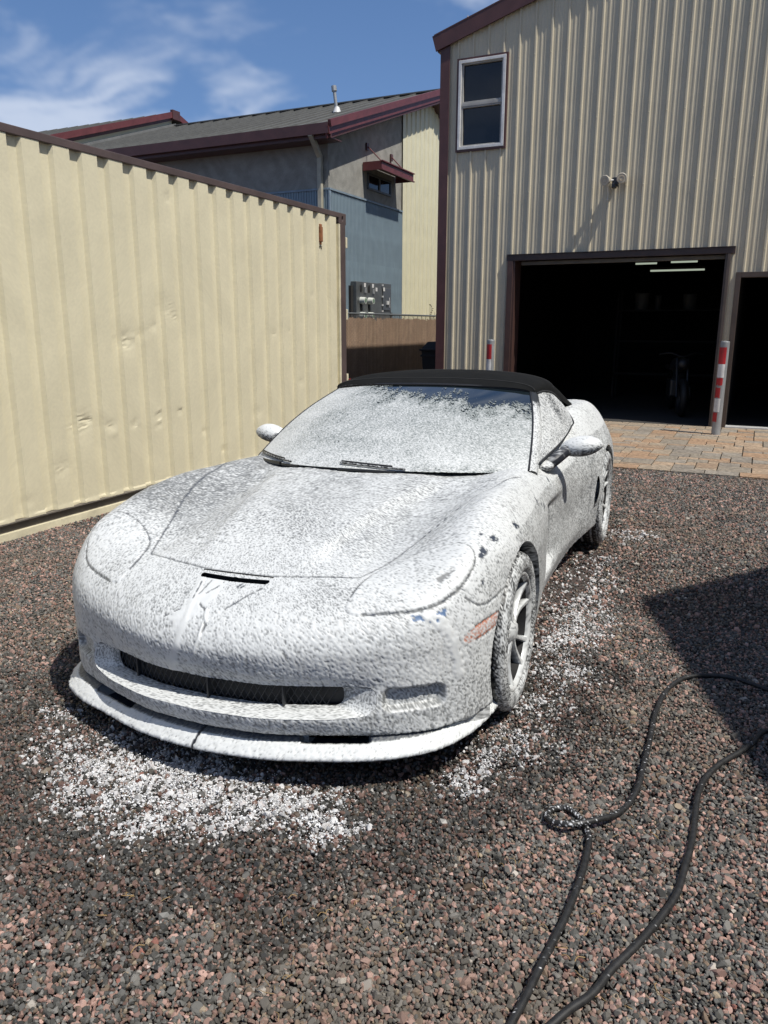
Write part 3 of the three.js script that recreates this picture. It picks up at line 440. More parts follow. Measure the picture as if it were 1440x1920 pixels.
{
  const variants = [], r = rng(77);
  for (let v = 0; v < 6; v++) { let g = new THREE.IcosahedronGeometry(1, v < 3 ? 1 : 0); g.deleteAttribute('uv'); g.deleteAttribute('normal'); g = mergeVertices(g, 1e-3); const p = g.attributes.position;
    // cut faces off a lump to make a crushed stone
    const cuts = []; for (let k = 0; k < 6; k++) cuts.push([V(r() - .5, r() - .5, r() - .5).normalize(), .45 + .4 * r()]);
    for (let i = 0; i < p.count; i++) { const q = V(p.getX(i), p.getY(i), p.getZ(i)).multiplyScalar(.85 + .3 * r()); for (const [n, d] of cuts) { const e = q.dot(n) - d; if (e > 0) q.addScaledVector(n, -e); } p.setXYZ(i, q.x, q.y, q.z); }
    g = g.toNonIndexed(); g.computeVertexNormals(); variants.push(g); }
  const pal = [[.052, .054, .051, 22], [.090, .091, .085, 28], [.145, .141, .130, 20], [.27, .170, .138, 13], [.38, .245, .205, 8], [.19, .115, .095, 8], [.145, .105, .075, 8], [.36, .33, .29, 1.3], [.26, .21, .15, 3], [.22, .09, .07, .8]];
  const tot = pal.reduce((s, p) => s + p[3], 0), pick = () => { let t = r() * tot; for (const p of pal) if ((t -= p[3]) < 0) return p; return pal[0]; };
  const dry = variants.map(() => []), wet = variants.map(() => []), foam = [];
  const M4 = new THREE.Matrix4(), Q = new THREE.Quaternion(), E = new THREE.Euler();
  const put = (x, z) => {
    const w = clamp(field(wetSpots, x, z) + .35 * N2(x * 2.3, z * 2.3), 0, 1), f = field(foamSpots, x, z), fn = .80 * f * (1 + 1.3 * fbm2(x * 7, z * 7, 3)) ;
    const big = r() < .03 ? 1.75 : r() < .3 ? 1.15 : .82, far = sstep(-3.5, -7, z);
    const s = (.0052 + .0046 * r()) * big * (1 + .42 * far);
    Q.setFromEuler(E.set(r() * 6.28, r() * 6.28, r() * 6.28));
    const y = -.014 + .012 * r() + .004 * N2(x * 3, z * 3);
    M4.compose(V(x, y, z), Q, V(s * (.75 + .6 * r()), s * (.7 + .35 * r()), s * (.75 + .6 * r())));
    const p = pick(), k = .97 + .50 * r(), c = [p[0] * k, p[1] * k, p[2] * k]; const coated = fn > .10 && r() < Math.min(.9, fn * .85) * .85; 
    // patches where the yard is browner with dust or redder
    const du = sstep(-.1, .5, fbm2(x * .7 + 4, z * .7, 3)); for (let i = 0; i < 3; i++) c[i] = mix(c[i], [.15, .118, .085][i], .12 + .28 * du * (1 - w));
    const isWet = w > .35 + .5 * (r() - .5);
    if (isWet) for (let i = 0; i < 3; i++) c[i] *= .50;
    if (coated) { const q = .35 + .5 * r(); for (let i = 0; i < 3; i++) c[i] = mix(c[i], .72, q); }
    (isWet && !coated ? wet : dry)[Math.floor(r() * variants.length)].push([M4.clone(), c]);
    if (fn > .12 && r() < Math.min(.8, fn * .75)) { const n = 1 + Math.floor(r() * (.4 + 1.4 * Math.min(1, fn))); for (let q = 0; q < n; q++) { const a = (.0011 + .0025 * r() * r() * Math.min(1.2, .5 + fn * .7)); M4.compose(V(x + (r() - .5) * .013, y + s * .55 + .002 + .004 * r(), z + (r() - .5) * .013), Q.setFromEuler(E.set(r() * .6, r() * 6.28, r() * .6)), V(a * (.7 + .7 * r()), a * .6, a * (.7 + .7 * r()))); foam.push(M4.clone()); } }
  };
  // a jittered grid over the yard in view, closer set near the camera
  const zone = (z0, z1, st, xr) => { for (let z = z0; z > z1; z -= st) { const [a, b] = xr(z); for (let x = a; x < b; x += st) { const X = x + (r() - .5) * st * 1.1, Z = z + (r() - .5) * st * 1.1; if (X < -4.80 && Z < 3) { if (X < -4.93) continue; } if (bare(X, Z) && r() < .6) continue; put(X, Z); } } };
  const xl = z => Math.max(-4.9, -2.0 + z * .9 - .3), xrt = z => Math.min(1.1, .55 + Math.max(0, -z) * .07);
  zone(-.6, -2.4, .0088, z => [xl(z), xrt(z)]);
  zone(-2.4, -4.2, .0107, z => [xl(z), xrt(z)]);
  zone(-4.2, -8.80, .0165, z => [Math.max(-4.9, -5), 1.1]);
  const gm = [new THREE.MeshStandardMaterial({ color: 0xffffff, roughness: .9 }), new THREE.MeshStandardMaterial({ color: 0xffffff, roughness: .42 })];
  const gv = new THREE.Group(); gv.name = 'gravel'; tag(gv, 'crushed grey and pink gravel covering the yard', 'gravel', null, 'stuff'); scene.add(gv);
  [dry, wet].forEach((set, k) => set.forEach((L, v) => { if (!L.length) return; const im = shadow(new THREE.InstancedMesh(variants[v], gm[k], L.length)); im.name = k ? 'wet_stones' : 'dry_stones'; const c = new THREE.Color(); L.forEach(([m, q], i) => { im.setMatrixAt(i, m); im.setColorAt(i, c.setRGB(...q)); }); gv.add(im); im.userData.kind = 'stuff'; }));
  const fg = new THREE.IcosahedronGeometry(1, 1), fm = shadow(new THREE.InstancedMesh(fg, std([.76, .77, .78], .7), foam.length)); foam.forEach((m, i) => fm.setMatrixAt(i, m)); fm.name = 'ground_foam'; scene.add(fm);
  tag(fm, 'white soap foam flecks splashed over the gravel round the car', 'foam', null, 'stuff');
  console.log('stones', dry.flat().length, wet.flat().length, 'foam', foam.length);
}
{ // dry needles and straw caught in the stones
  const r = rng(91), g = []; const at = [[-.35, -2.85], [-.28, -1.75], [-.12, -1.62], [-.55, -1.9], [-1.0, -1.45], [-.75, -1.6], [-.30, -4.9], [.1, -4.3], [-.42, -3.7], [-1.35, -1.3], [-.9, -1.25], [-.2, -2.25]];
  for (const [x, z] of at) for (let k = 0; k < 7; k++) { const X = x + (r() - .5) * .22, Z = z + (r() - .5) * .22, a = r() * 6.3, L = .012 + .03 * r(), q = tube([[X, .004, Z], [X + Math.cos(a) * L * .5, .008 + .003 * r(), Z + Math.sin(a) * L * .5], [X + Math.cos(a + .4) * L, .004, Z + Math.sin(a + .4) * L]], .0008 + .0008 * r(), 5, 4); g.push(q); }
  tag(part('dry_needles', g, std([.30, .20, .09], .9), scene), 'scattered dry straw and needle bits lying in the gravel', 'litter', null, 'stuff');
}
{ // pressure washer hose
  const A = [[-.40, -1.0], [-.37, -1.2], [-.35, -1.41], [-.34, -1.49], [-.33, -1.6], [-.32, -1.7], [-.31, -1.81], [-.305, -1.94], [-.31, -2.07], [-.32, -2.15], [-.34, -2.195], [-.37, -2.24], [-.41, -2.265], [-.44, -2.26], [-.46, -2.235], [-.463, -2.195], [-.44, -2.163], [-.39, -2.155], [-.35, -2.18], [-.31, -2.22], [-.27, -2.28], [-.24, -2.36], [-.22, -2.49], [-.22, -2.64], [-.222, -2.82], [-.228, -3.02], [-.22, -3.21], [-.195, -3.36], [-.14, -3.48], [-.05, -3.545], [.04, -3.56], [.13, -3.53], [.22, -3.49]];
  const mid = [[.42, -3.38], [.60, -3.25], [.66, -3.12], [.58, -3.04], [.40, -3.06]];
  const B = [[.19, -3.11], [.13, -2.97], [.09, -2.89], [.03, -2.78], [-.01, -2.67], [-.03, -2.54], [-.03, -2.41], [-.03, -2.26], [-.04, -2.12], [-.05, -2.01], [-.08, -1.9], [-.12, -1.78], [-.17, -1.66], [-.20, -1.57], [-.24, -1.5], [-.27, -1.44], [-.33, -1.33], [-.42, -1.2]];
  const pts = [...A, ...mid, ...B].map(([x, z], i) => V(x, .010 + .003 * N2(x * 9, z * 9) + ((i >= 17 && i <= 19) ? .021 : (i === 16 || i === 20) ? .010 : 0), z));
  const cv = new THREE.CatmullRomCurve3(pts, false, 'centripetal'); cv.arcLengthDivisions = 1500; const L = cv.getLength(), n = Math.round(L / .0035);
  const g = new THREE.TubeGeometry(cv, n, .0100, 14), p = g.attributes.position, c = new Float32Array(p.count * 3);
  for (let i = 0; i < p.count; i++) { const x = p.getX(i), y = p.getY(i), z = p.getZ(i); const loop = Math.exp(-((x + .40) ** 2 + (z + 2.2) ** 2) / .012), up = clamp((y - .006) / .014, 0, 1);
    let cov = -.08 + .38 * loop + (x < -.15 && z < -1.85 ? .09 : 0) + (z < -2.2 && z > -3.45 && x < -.15 ? .05 : 0) + (x > -.3 && z > -1.9 && x < .0 ? .05 : 0); if (x < -.30 && z > -1.75) cov = .02;
    if (z < -3.5 || x > 0) cov *= .15;
    const k = sstep(.12, .3, cov * 1.0 * up + .62 * N3(x * 95, y * 95, z * 95) + .22 * N3(x * 210, y * 210, z * 210) - .44);
    const d = .016 + .008 * N3(x * 40, y * 40, z * 40); c[3 * i] = mix(d, .82, k); c[3 * i + 1] = mix(d, .83, k); c[3 * i + 2] = mix(d, .84, k); }
  g.setAttribute('color', new THREE.BufferAttribute(c, 3));
  const h = part('hose', g, new THREE.MeshStandardMaterial({ vertexColors: true, roughness: .55 }), scene); tag(h, 'black rubber pressure washer hose looped across the gravel with foam specks', 'hose');
}
for (const [v, w, r0, lab] of [[-.115, .045, .0048, 'larger white foam drop falling below the front splitter'], [-.005, .04, .003, 'tiny white foam drop falling below the front splitter']]) { const a = 3.7 * D2R, u = -.02, p = [-1.625 - Math.sin(a) * u + Math.cos(a) * v, w, -1.868 - Math.cos(a) * u - Math.sin(a) * v]; const g = new THREE.SphereGeometry(r0, 12, 8); g.scale(1, 1.15, 1).translate(...p); const t = thing('foam_drop', lab, 'drop', p); part('drop', g, std([.8, .8, .8], .4), t); }
// ---------------------------------------------------------------- the car: u back from the nose, v to its left, w up
function pchip(xs, ys) {
  const n = xs.length, h = [], d = [], m = new Array(n); for (let i = 0; i < n - 1; i++) { h[i] = xs[i + 1] - xs[i]; d[i] = (ys[i + 1] - ys[i]) / h[i]; }
  for (let i = 1; i < n - 1; i++) m[i] = d[i - 1] * d[i] <= 0 ? 0 : (() => { const a = 2 * h[i] + h[i - 1], b = h[i] + 2 * h[i - 1]; return (a + b) / (a / d[i - 1] + b / d[i]); })();
  m[0] = d[0]; m[n - 1] = d[n - 2];
  return x => { x = clamp(x, xs[0], xs[n - 1]); let i = 0; while (i < n - 2 && x > xs[i + 1]) i++; const t = (x - xs[i]) / h[i], t2 = t * t, t3 = t2 * t; return (2 * t3 - 3 * t2 + 1) * ys[i] + (t3 - 2 * t2 + t) * h[i] * m[i] + (-2 * t3 + 3 * t2) * ys[i + 1] + (t3 - t2) * h[i] * m[i + 1]; };
}
const TU = [0, .15, .345, .6, .9, 1.2, 1.45, 1.8, 2.2, 2.6, 3.0, 3.4, 3.8, 4.2, 4.45], TV = [0, .22, .36, .46, .58, .70, .80, .95];
const TT = [[.50, .575, .655, .735, .798, .838, .858, .83, .80, .80, .92, 1.0, 1.01, .985, .95], [.50, .575, .655, .736, .80, .842, .860, .83, .80, .80, .92, 1.0, 1.01, .985, .95], [.495, .57, .652, .728, .787, .828, .850, .83, .80, .80, .92, 1.0, 1.01, .985, .95], [.49, .565, .648, .712, .768, .810, .838, .83, .80, .80, .92, 1.0, 1.0, .98, .94], [.48, .555, .642, .722, .785, .822, .838, .83, .80, .80, .92, 1.0, 1.0, .98, .93], [.46, .54, .635, .745, .832, .860, .860, .852, .82, .82, .93, 1.0, 1.01, .98, .92], [.44, .52, .62, .76, .850, .874, .872, .86, .84, .84, .93, 1.03, 1.045, 1.0, .92], [.40, .48, .58, .72, .825, .845, .84, .825, .82, .83, .89, .955, .97, .93, .85]];
// the hood falls away outside its raised middle and climbs again to the fender
const bulge = pchip([.35, .6, .85, 1.1, 1.45], [.21, .26, .31, .36, .46]), seamV = pchip([.40, .6, .75, .9, 1.1, 1.4, 1.65], [.44, .53, .58, .63, .68, .745, .79]);
const dent = (u, v) => { const b = bulge(u), s = seamV(u); return -.021 * sstep(b - .025, b + .045, v) * (1 - sstep(s - .03, s + .11, v)) * sstep(.36, .58, u) * (1 - sstep(1.28, 1.52, u)); };
const TR = TT.map(r => pchip(TU, r)), TN = 226, TM = 51, TG = new Float32Array(TN * TM);
for (let i = 0; i < TN; i++) { const f = pchip(TV, TR.map(q => q(i * .02))); for (let j = 0; j < TM; j++) TG[i * TM + j] = f(j * .02) + dent(i * .02, j * .02); }
function bil(G, n, m, a, b) { a = clamp(a, 0, n - 1.001); b = clamp(b, 0, m - 1.001); const i = a | 0, j = b | 0, s = a - i, t = b - j; return (G[i * m + j] * (1 - t) + G[i * m + j + 1] * t) * (1 - s) + (G[(i + 1) * m + j] * (1 - t) + G[(i + 1) * m + j + 1] * t) * s; }
const Tz = (u, v) => bil(TG, TN, TM, u / .02, v / .02);
const Gp = pchip([0, .2, .4, .55, .70, .80, .87, .91, .935, .96], [.075, .09, .145, .205, .29, .385, .485, .60, .74, 1.0]);
const Qw = pchip([.1, .165, .20, .26, .305, .35, .40, .47, .52, .58, .64, .75], [.07, .03, -.015, -.035, .0, .028, .008, -.004, .006, .035, .09, .22]);
const GpL = pchip([0, .2, .4, .55, .70, .80, .87, .91, .935, .96], [.075, .09, .145, .202, .270, .345, .42, .51, .66, .9]);
const Gs = v => v < 0 ? GpL(-v) : Gp(v);
const Fz = (v, w) => { const av = Math.abs(v); return Gs(v) + Qw(w) * (w > .47 ? 1 - .45 * sstep(.5, .85, av) : 1 - sstep(.42, .72, av)); };
const PB = pchip([0, .5, .955, 1.3, 1.6, 1.9, 2.3, 2.7, 3.1, 3.4, 3.64, 4.0, 4.45], [.945, .948, .953, .942, .915, .897, .895, .91, .95, .985, 1.0, .985, .92]);
const PW = pchip([.1, .2, .3, .42, .55, .65, .72, .8, .9, 1.0, 1.15], [.05, .022, .008, .0, .0, .010, .03, .07, .13, .2, .32]);
const Pz = (u, w) => { const cv = sstep(1.74, 1.79, u - .10 * (w - .5)) * (1 - sstep(1.85, 2.45, u)) * sstep(.27, .36, w) * (1 - sstep(.60, .68, w));
  const door = sstep(1.5, 1.9, u) * (1 - sstep(2.7, 3.2, u)); return PB(u) - PW(w) - .062 * cv - .016 * door * Math.exp(-((w - .45) ** 2) / .02) - .02 * door * sstep(.30, .17, w); };
const smax = (a, b, k) => { const q = Math.max(k - Math.abs(a - b), 0); return Math.max(a, b) + q * q / (4 * k); };
function body(u, v, w) { const av = Math.abs(v); let s = smax(av - Pz(u, w), w - Tz(u, av), .13); s = smax(s, Fz(v, w) - u, .09); return Math.max(s, .172 - .022 * sstep(.5, .8, u) + .055 * sstep(2.2, 3.15, u) - w, u - 4.43); }
const HD = 3.7 * D2R, RO = .9 * D2R, CAR = [-1.625, 0, -1.868];
// coarse solve along rays from a spine, then a fine grid
const U0 = .95, WS = .42;
const planes = []; // spine u, outward dir in plan [du, dv]
{ for (let u = 4.42; u > U0 + .01; u -= .02) planes.push([u, 0, 1]); for (let b = 90; b >= -90; b -= 1.5) planes.push([U0, -Math.cos(b * D2R), Math.sin(b * D2R)]); for (let u = U0 + .02; u < 4.43; u += .02) planes.push([u, 0, -1]); }
const NA = 90, coarse = planes.map(([su, du, dv]) => {
  const pts = []; for (let k = 0; k <= 150; k++) { const a = k / 150 * 114 * D2R, s = Math.sin(a), c = Math.cos(a); let lo = .15, hi = 1.25; for (let q = 0; q < 19; q++) { const m = (lo + hi) / 2; body(su + du * s * m, dv * s * m, WS + c * m) < 0 ? lo = m : hi = m; } const m = (lo + hi) / 2; pts.push([su + du * s * m, dv * s * m, WS + c * m]); }
  const L = [0]; for (let i = 1; i < pts.length; i++) L.push(L[i - 1] + Math.hypot(pts[i][0] - pts[i - 1][0], pts[i][1] - pts[i - 1][1], pts[i][2] - pts[i - 1][2]));
  const out = []; let j = 0; for (let k = 0; k <= NA; k++) { const t = L[150] * k / NA; while (j < 149 && L[j + 1] < t) j++; const f = (t - L[j]) / (L[j + 1] - L[j] || 1); out.push([0, 1, 2].map(c => mix(pts[j][c], pts[j + 1][c], clamp(f, 0, 1)))); }
  return out;
});
const cr = (a, b, c, d, t) => .5 * (2 * b + (c - a) * t + (2 * a - 5 * b + 4 * c - d) * t * t + (3 * b - a - 3 * c + d) * t * t * t);
const CQ = []; // fine positions along the planes
{ const n = planes.length, right = 1 + Math.round((4.42 - U0) / .02); for (let i = 0; i < n - 1; i++) { const [su, du, dv] = planes[i]; const mid = Math.abs(du) > 1e-6 || (su < U0 + .03); const step = mid ? (dv > -.75 ? .2 : .25) : su > 2.5 ? .5 : dv > 0 ? .25 : .34; for (let t = 0; t < .999; t += step) CQ.push(i + t); } CQ.push(n - 1.0001); }
const NF = 310, NC = NF + 1;
function finePoint(q, k) { const i = Math.min(q | 0, planes.length - 2), t = q - i, kk = k / NF * NA, j = Math.min(kk | 0, NA - 1), s = kk - j; const P = (a, b) => coarse[clamp(a, 0, planes.length - 1)][clamp(b, 0, NA)]; const o = [0, 0, 0];
  for (let c = 0; c < 3; c++) { const r = []; for (let a = -1; a < 3; a++) r.push(cr(P(i + a, j - 1)[c], P(i + a, j)[c], P(i + a, j + 1)[c], P(i + a, j + 2)[c], s)); o[c] = cr(r[0], r[1], r[2], r[3], t); } return o; }

// seams and marks on the skin
const dseg = (x, y, L, lim = .05) => { let m = 9; for (let i = 0; i < L.length - 1; i++) { const [ax, ay] = L[i], [bx, by] = L[i + 1]; if (x < Math.min(ax, bx) - lim || x > Math.max(ax, bx) + lim || y < Math.min(ay, by) - lim || y > Math.max(ay, by) + lim) continue; const dx = bx - ax, dy = by - ay, t = clamp(((x - ax) * dx + (y - ay) * dy) / (dx * dx + dy * dy), 0, 1); m = Math.min(m, Math.hypot(x - ax - t * dx, y - ay - t * dy)); } return m; };
const dseg3 = (p, L) => { let m = 9; for (let i = 0; i < L.length - 1; i++) { const a = L[i], b = L[i + 1]; let dd = 0, pd = 0; for (let c = 0; c < 3; c++) { dd += (b[c] - a[c]) ** 2; pd += (p[c] - a[c]) * (b[c] - a[c]); } const t = clamp(pd / dd, 0, 1); let s = 0; for (let c = 0; c < 3; c++) s += (p[c] - a[c] - t * (b[c] - a[c])) ** 2; m = Math.min(m, s); } return Math.sqrt(m); };
const inPoly = (x, y, L) => { let c = false; for (let i = 0, j = L.length - 1; i < L.length; j = i++) if ((L[i][1] > y) !== (L[j][1] > y) && x < (L[j][0] - L[i][0]) * (y - L[i][1]) / (L[j][1] - L[i][1]) + L[i][0]) c = !c; return c; };
const smooth = (L, n = 6) => { const c = new THREE.CatmullRomCurve3(L.map(p => V(p[0], p[1], 0)), true, 'centripetal'); return c.getPoints(L.length * n).map(p => [p.x, p.y]); };
const HL = smooth([[.261, .481], [.341, .474], [.42, .487], [.50, .52], [.565, .58], [.610, .66], [.632, .74], [.626, .80], [.590, .838], [.523, .833], [.449, .80], [.366, .732], [.303, .62]]); HL.push(HL[0]);
const hoodV = pchip([.40, .43, .6, .75, .9, 1.1, 1.4, 1.65], [.44, .458, .53, .58, .63, .68, .745, .79]);
const hoodF = v => .352 + .36 * v * v;
const seamHoodSide = [], seamHoodFront = []; for (let u = .428; u < 1.62; u += .03) seamHoodSide.push([u, hoodV(u)]); for (let v = 0; v < .47; v += .02) seamHoodFront.push([hoodF(v), v]);
const seamSide = [[[.474, .622], [.508, .588], [.56, .578], [.679, .593], [.76, .597]], [[2.05, .80], [2.05, .64], [2.10, .45], [2.08, .24]], [[3.02, .86], [3.06, .60], [3.02, .3]]];
const MARK = smooth([[.435, .486], [.46, .506], [.50, .518], [.58, .524], [.655, .520], [.662, .505], [.655, .488], [.58, .476], [.50, .468], [.45, .466]]); MARK.push(MARK[0]);
const VENTR = [[3.12, .39], [3.18, .39], [3.25, .56], [3.19, .56]];
const spots = [[2.0, .845, .762, .016], [1.514, .876, .749, .018], [1.60, .884, .715, .014], [1.653, .889, .694, .015], [.98, .894, .764, .020], [1.0, .897, .75, .014], [.742, .866, .768, .017], [.76, .872, .757, .012], [.645, .851, .742, .019], [.62, .85, .737, .012], [.715, .826, .786, .008], [.487, .820, .647, .009], [.575, .871, .634, .013], [.565, .868, .650, .010], [.60, .875, .655, .008]];
const bareSkyPatch = [[.335, .700, .577], [.36, .735, .572], [.375, .757, .568], [.40, .777, .588]];
const headBare = [[.465, .745, .677], [.49, .768, .686], [.52, .785, .699]];
const dripA = [[.30, -.125, .64], [.26, -.115, .622], [.177, -.092, .582], [.131, -.083, .549], [.078, -.090, .469], [.095, -.125, .40], [.115, -.145, .352]], dripB = [[.164, -.017, .575], [.127, 0, .551], [.085, -.001, .498], [.073, -.014, .455]];
const dripSheet = [[.29, -.06, .637], [.22, -.06, .605], [.165, -.075, .575], [.13, -.11, .549]], dripR = [[.363, .733, .585], [.384, .768, .560], [.406, .805, .488], [.429, .820, .401], [.434, .824, .335]];
const darkLines = [[[.132, -.174, .546], [.145, -.150, .556], [.158, -.125, .570]], [[.285, -.118, .634], [.24, -.108, .613], [.19, -.098, .590]], [[.296, -.085, .637], [.262, -.085, .622], [.225, -.092, .605]], [[.297, -.03, .638], [.268, -.042, .625], [.235, -.065, .61]], [[.297, .045, .637], [.275, .032, .628], [.25, .022, .617]], [[.297, .06, .637], [.28, .052, .63]], [[.29, .135, .632], [.25, .10, .615], [.21, .075, .6], [.18, .05, .583]], [[.166, -.028, .576], [.145, -.008, .562], [.115, .004, .54], [.095, .004, .515]], [[.185, -.06, .588], [.175, -.045, .581], [.168, -.025, .578]]];
const sdRB = (x, y, hx, hy, r) => { const a = Math.abs(x) - hx + r, b = Math.abs(y) - hy + r; return Math.hypot(Math.max(a, 0), Math.max(b, 0)) + Math.min(Math.max(a, b), 0) - r; };
const gMouth = (u, v, w) => u < .45 ? sdRB(v, w - .306, .60, .0475, .040) : 1;
const gSlot = (u, v, w) => w > .6 && u < .4 ? sdRB(v, u - .3175 - .3 * v * v, .145, .0115, .010) : 1;
const gArch = (u, v, w) => Math.abs(v) > .55 && w < .8 ? Math.min(Math.hypot(u - .955, w - .327) - .370, Math.hypot(u - 3.64, w - .338) - .378) : 1;
const gIntake = (u, v, w) => Math.abs(v) > .7 && u > 3 && u < 3.4 ? sdRB(u - 3.205 - .37 * (w - .48), w - .48, .034, .084, .02) : 1;
const gCut = (u, v, w) => Math.min(gIntake(u, v, w), gMouth(u, v, w), gSlot(u, v, w), gArch(u, v, w));
const PAINT = [.030, .040, .062], FILM = [.165, .172, .172], WHITE = [.69, .71, .705];
// thickness and cover of foam at a point: a = how full, f = cell frequency, amp = thickness in metres
function foamAt(u, v, w, a, f, amp, sm = 0, dark = PAINT, strk = 0) {
  let x = u, y = v, z = w; if (strk) { x = u * 1.35 + v * .42; y = v * .52; } const wx = .0025 * N3b(u * 60, v * 60, w * 60);
  let hi = .30 * N3b(x * f * 2.1, y * f * 2.1, z * f * 2.1), n = .50 * N3((x + wx) * f, y * f, (z - wx) * f) + .42 * (.62 - 1.5 * Math.abs(N3b(x * f * .8 + 5, y * f * .8, z * f * .8)));
  n *= (1 - sm); hi *= (1 - sm);
  const tl = a + .62 * n, th = tl + .62 * hi, cov = sstep(-.26 * SOFT, .28 * SOFT, th), g = .96 + .05 * N3b(u * 31, v * 31, w * 31);
  return { h: amp * clamp((tl + .22 + .2 * hi) * 1.25, 0, 1.2), c: [0, 1, 2].map(k => mix(dark === PAINT ? mix(PAINT[k], FILM[k], sstep(-1.1, -.35, th)) : dark[k], WHITE[k] * g, cov)), cov };
}
let SOFT = 1;
const foamMat = new THREE.MeshStandardMaterial({ vertexColors: true, roughness: .5 });
function bodyFoam(u, v, w, nx, ny, nz) { // n: right, up, forward
  const av = Math.abs(v), big = fbm3(u * 3.2, v * 3.2 + 5, w * 3.2, 3);
  const front = sstep(.62, .54, w) * sstep(.95, .7, u), top = sstep(.35, .7, ny);
  let a = mix(.12, .20, front) + .16 * big + .10 * (1 - .6 * Math.max(0, ny)) * N3b(u * 26, v * 26, w * 5), f = mix(112, 76, front), amp = mix(.0016, .0044, front), sm = 0, dark = PAINT, strk = ny > .6 && u > .5 ? 1 : 0;
  a -= .22 * sstep(.40, .28, w) * front; // thinner on the undercut
  if (top > 0 && u > .36) { a = mix(a, .05 + .15 * big + .12 * sstep(.8, .36, u), top); f = mix(f, 92, top); amp = mix(amp, .0022, top);
    if (v < -.35 && u > .6) a -= .20 * sstep(-.35, -.62, v) * sstep(.6, .8, u) ;
    if (v > .35 && u > .5) a += .18 * sstep(.6, .8, v); }
  if (v > .5 && ny < .5 && u > .9) { a = .0 + .16 * big; f = 105; amp = .0015; }
  if (u > .9 && u < 2.2 && v > .6 && v < .95 && w > .5) { const st = .22 * N3(u * 14 + v * 30, v * 130 - u * 60, w * 60); a += st; }
  // smears across the hood below the glass
  if (top > .5 && av < .7 && u > .8) a += .34 * sstep(.8, 1.3, u) * N3(u * 55, v * 16, 3) * (.5 + fbm2(u * 4, v * 4, 2));
  if (w < .30 && u < .5) a += .1;
  let push = 0;
  const seam = Math.min(top > .1 ? Math.min(dseg(u, av, seamHoodSide), dseg(u, av, seamHoodFront), w > .56 ? dseg(u, av, HL) : 9) : 9, av > .7 && w < .84 ? Math.min(...seamSide.map(s => dseg(u, w, s))) : 9, w > .56 && u < .7 ? dseg(u, av, HL) : 9);
  if (seam < .02) { const k = Math.exp(-((seam / .0032) ** 2)); a -= 1.1 * k * (.75 + .4 * N2(u * 30, v * 30)); push -= .003 * k; }
  const hl = w > .56 && u < .7 && inPoly(u, av, HL);
  if (hl) { a += .05; f = 80; amp = .0032; push += .003; }
  // side marker lamp under foam
  const mk = av > .75 && u < .75 && w < .6;
  if (mk) { const d = dseg(u, w, MARK); if (inPoly(u, w, MARK)) { dark = [.52, .19, .11]; a = .06; f = 120; } if (d < .012) { a -= .9 * Math.exp(-((d / .004) ** 2)); push -= .002 * Math.exp(-((d / .004) ** 2)); } }
  // brake intake pressed into the bumper corner
  if (u < .6 && w < .42) { const d = sdRB(av - .708, w - .305 + .04 * (av - .708), .083, .036, .018); if (d < .012) { const k = sstep(.008, -.008, d); push -= .028 * k; a = mix(a, .02, k); f = mix(f, 95, k); if (Math.abs(d) < .01) a -= .25 * Math.exp(-((d / .005) ** 2)); } }
  if (v > 0) {
    for (const [x, y, z, r] of spots) { const q = Math.hypot(u - x, v - y, w - z); if (q < r * 2.2) { const k = sstep(1.1, .6, q / r + .5 * N3(u * 70, v * 70, w * 70)); a -= 1.6 * k; } }
    if (u < .7) { const p = [u, v, w]; let d = dseg3(p, bareSkyPatch); if (d < .03) { const k = sstep(.016, .009, d + .006 * N3(u * 60, v * 60, w * 60)); a -= 2 * k; if (k > .3) dark = [.10, .17, .30]; }  // bare paint, its blue lightened to carry the sky mirrored in it
      d = dseg3(p, headBare); if (hl && d < .03) { const k = sstep(.013, .007, d + .006 * N3(u * 70, v * 70, w * 70)); a -= 2 * k; if (k > .3) dark = [.22, .225, .225]; }
      d = dseg3(p, dripR); if (d < .04) { const k = sstep(.027, .014, d + .008 * N3b(u * 40, v * 40, w * 40)) * (w > .52 || true ? 1 : 0) * sstep(.33, .36, w); a = mix(a, .55, k); sm = Math.max(sm, .8 * k); push += .002 * k; } }
  }
  if (u < .45 && av < .3 && w > .33) { const p = [u, v, w]; let d = dseg3(p, dripA); const w1 = .014 + .003 * N2(w * 20, 3); if (d < .03) { const k = sstep(w1 + .006, w1 - .004, d); a = mix(a, .42, k); sm = Math.max(sm, .85 * k); push += .0028 * sstep(w1 + .004, 0, d); }
    d = dseg3(p, dripB); if (d < .02) { const k = sstep(.0095, .004, d); a = mix(a, .7, k); sm = Math.max(sm, .9 * k); push += .003 * k; }
    d = dseg3(p, dripSheet); if (d < .07) { const k = sstep(.05, .025, d + .015 * N3(u * 25, v * 25, w * 25)); a = mix(a, .45, k); sm = Math.max(sm, .75 * k); }
    if (w > .5) { let m = 9; for (const L of darkLines) m = Math.min(m, dseg3(p, L)); if (m < .012) { const k = Math.exp(-((m / .0034) ** 2)) * sstep(-.7, .1, N3(u * 24, v * 24, w * 24)); a -= 1.35 * k; push -= .002 * k; } } }
  const r = foamAt(u, v, w, a, f, amp, sm, dark, strk); r.h += push; r.hl = hl; return r;
}
const car = thing('sports_car', 'low sports car with black soft top, coated all over in white soap foam', 'car', CAR); car._b = null; car.rotation.set(0, HD, RO, 'YXZ');
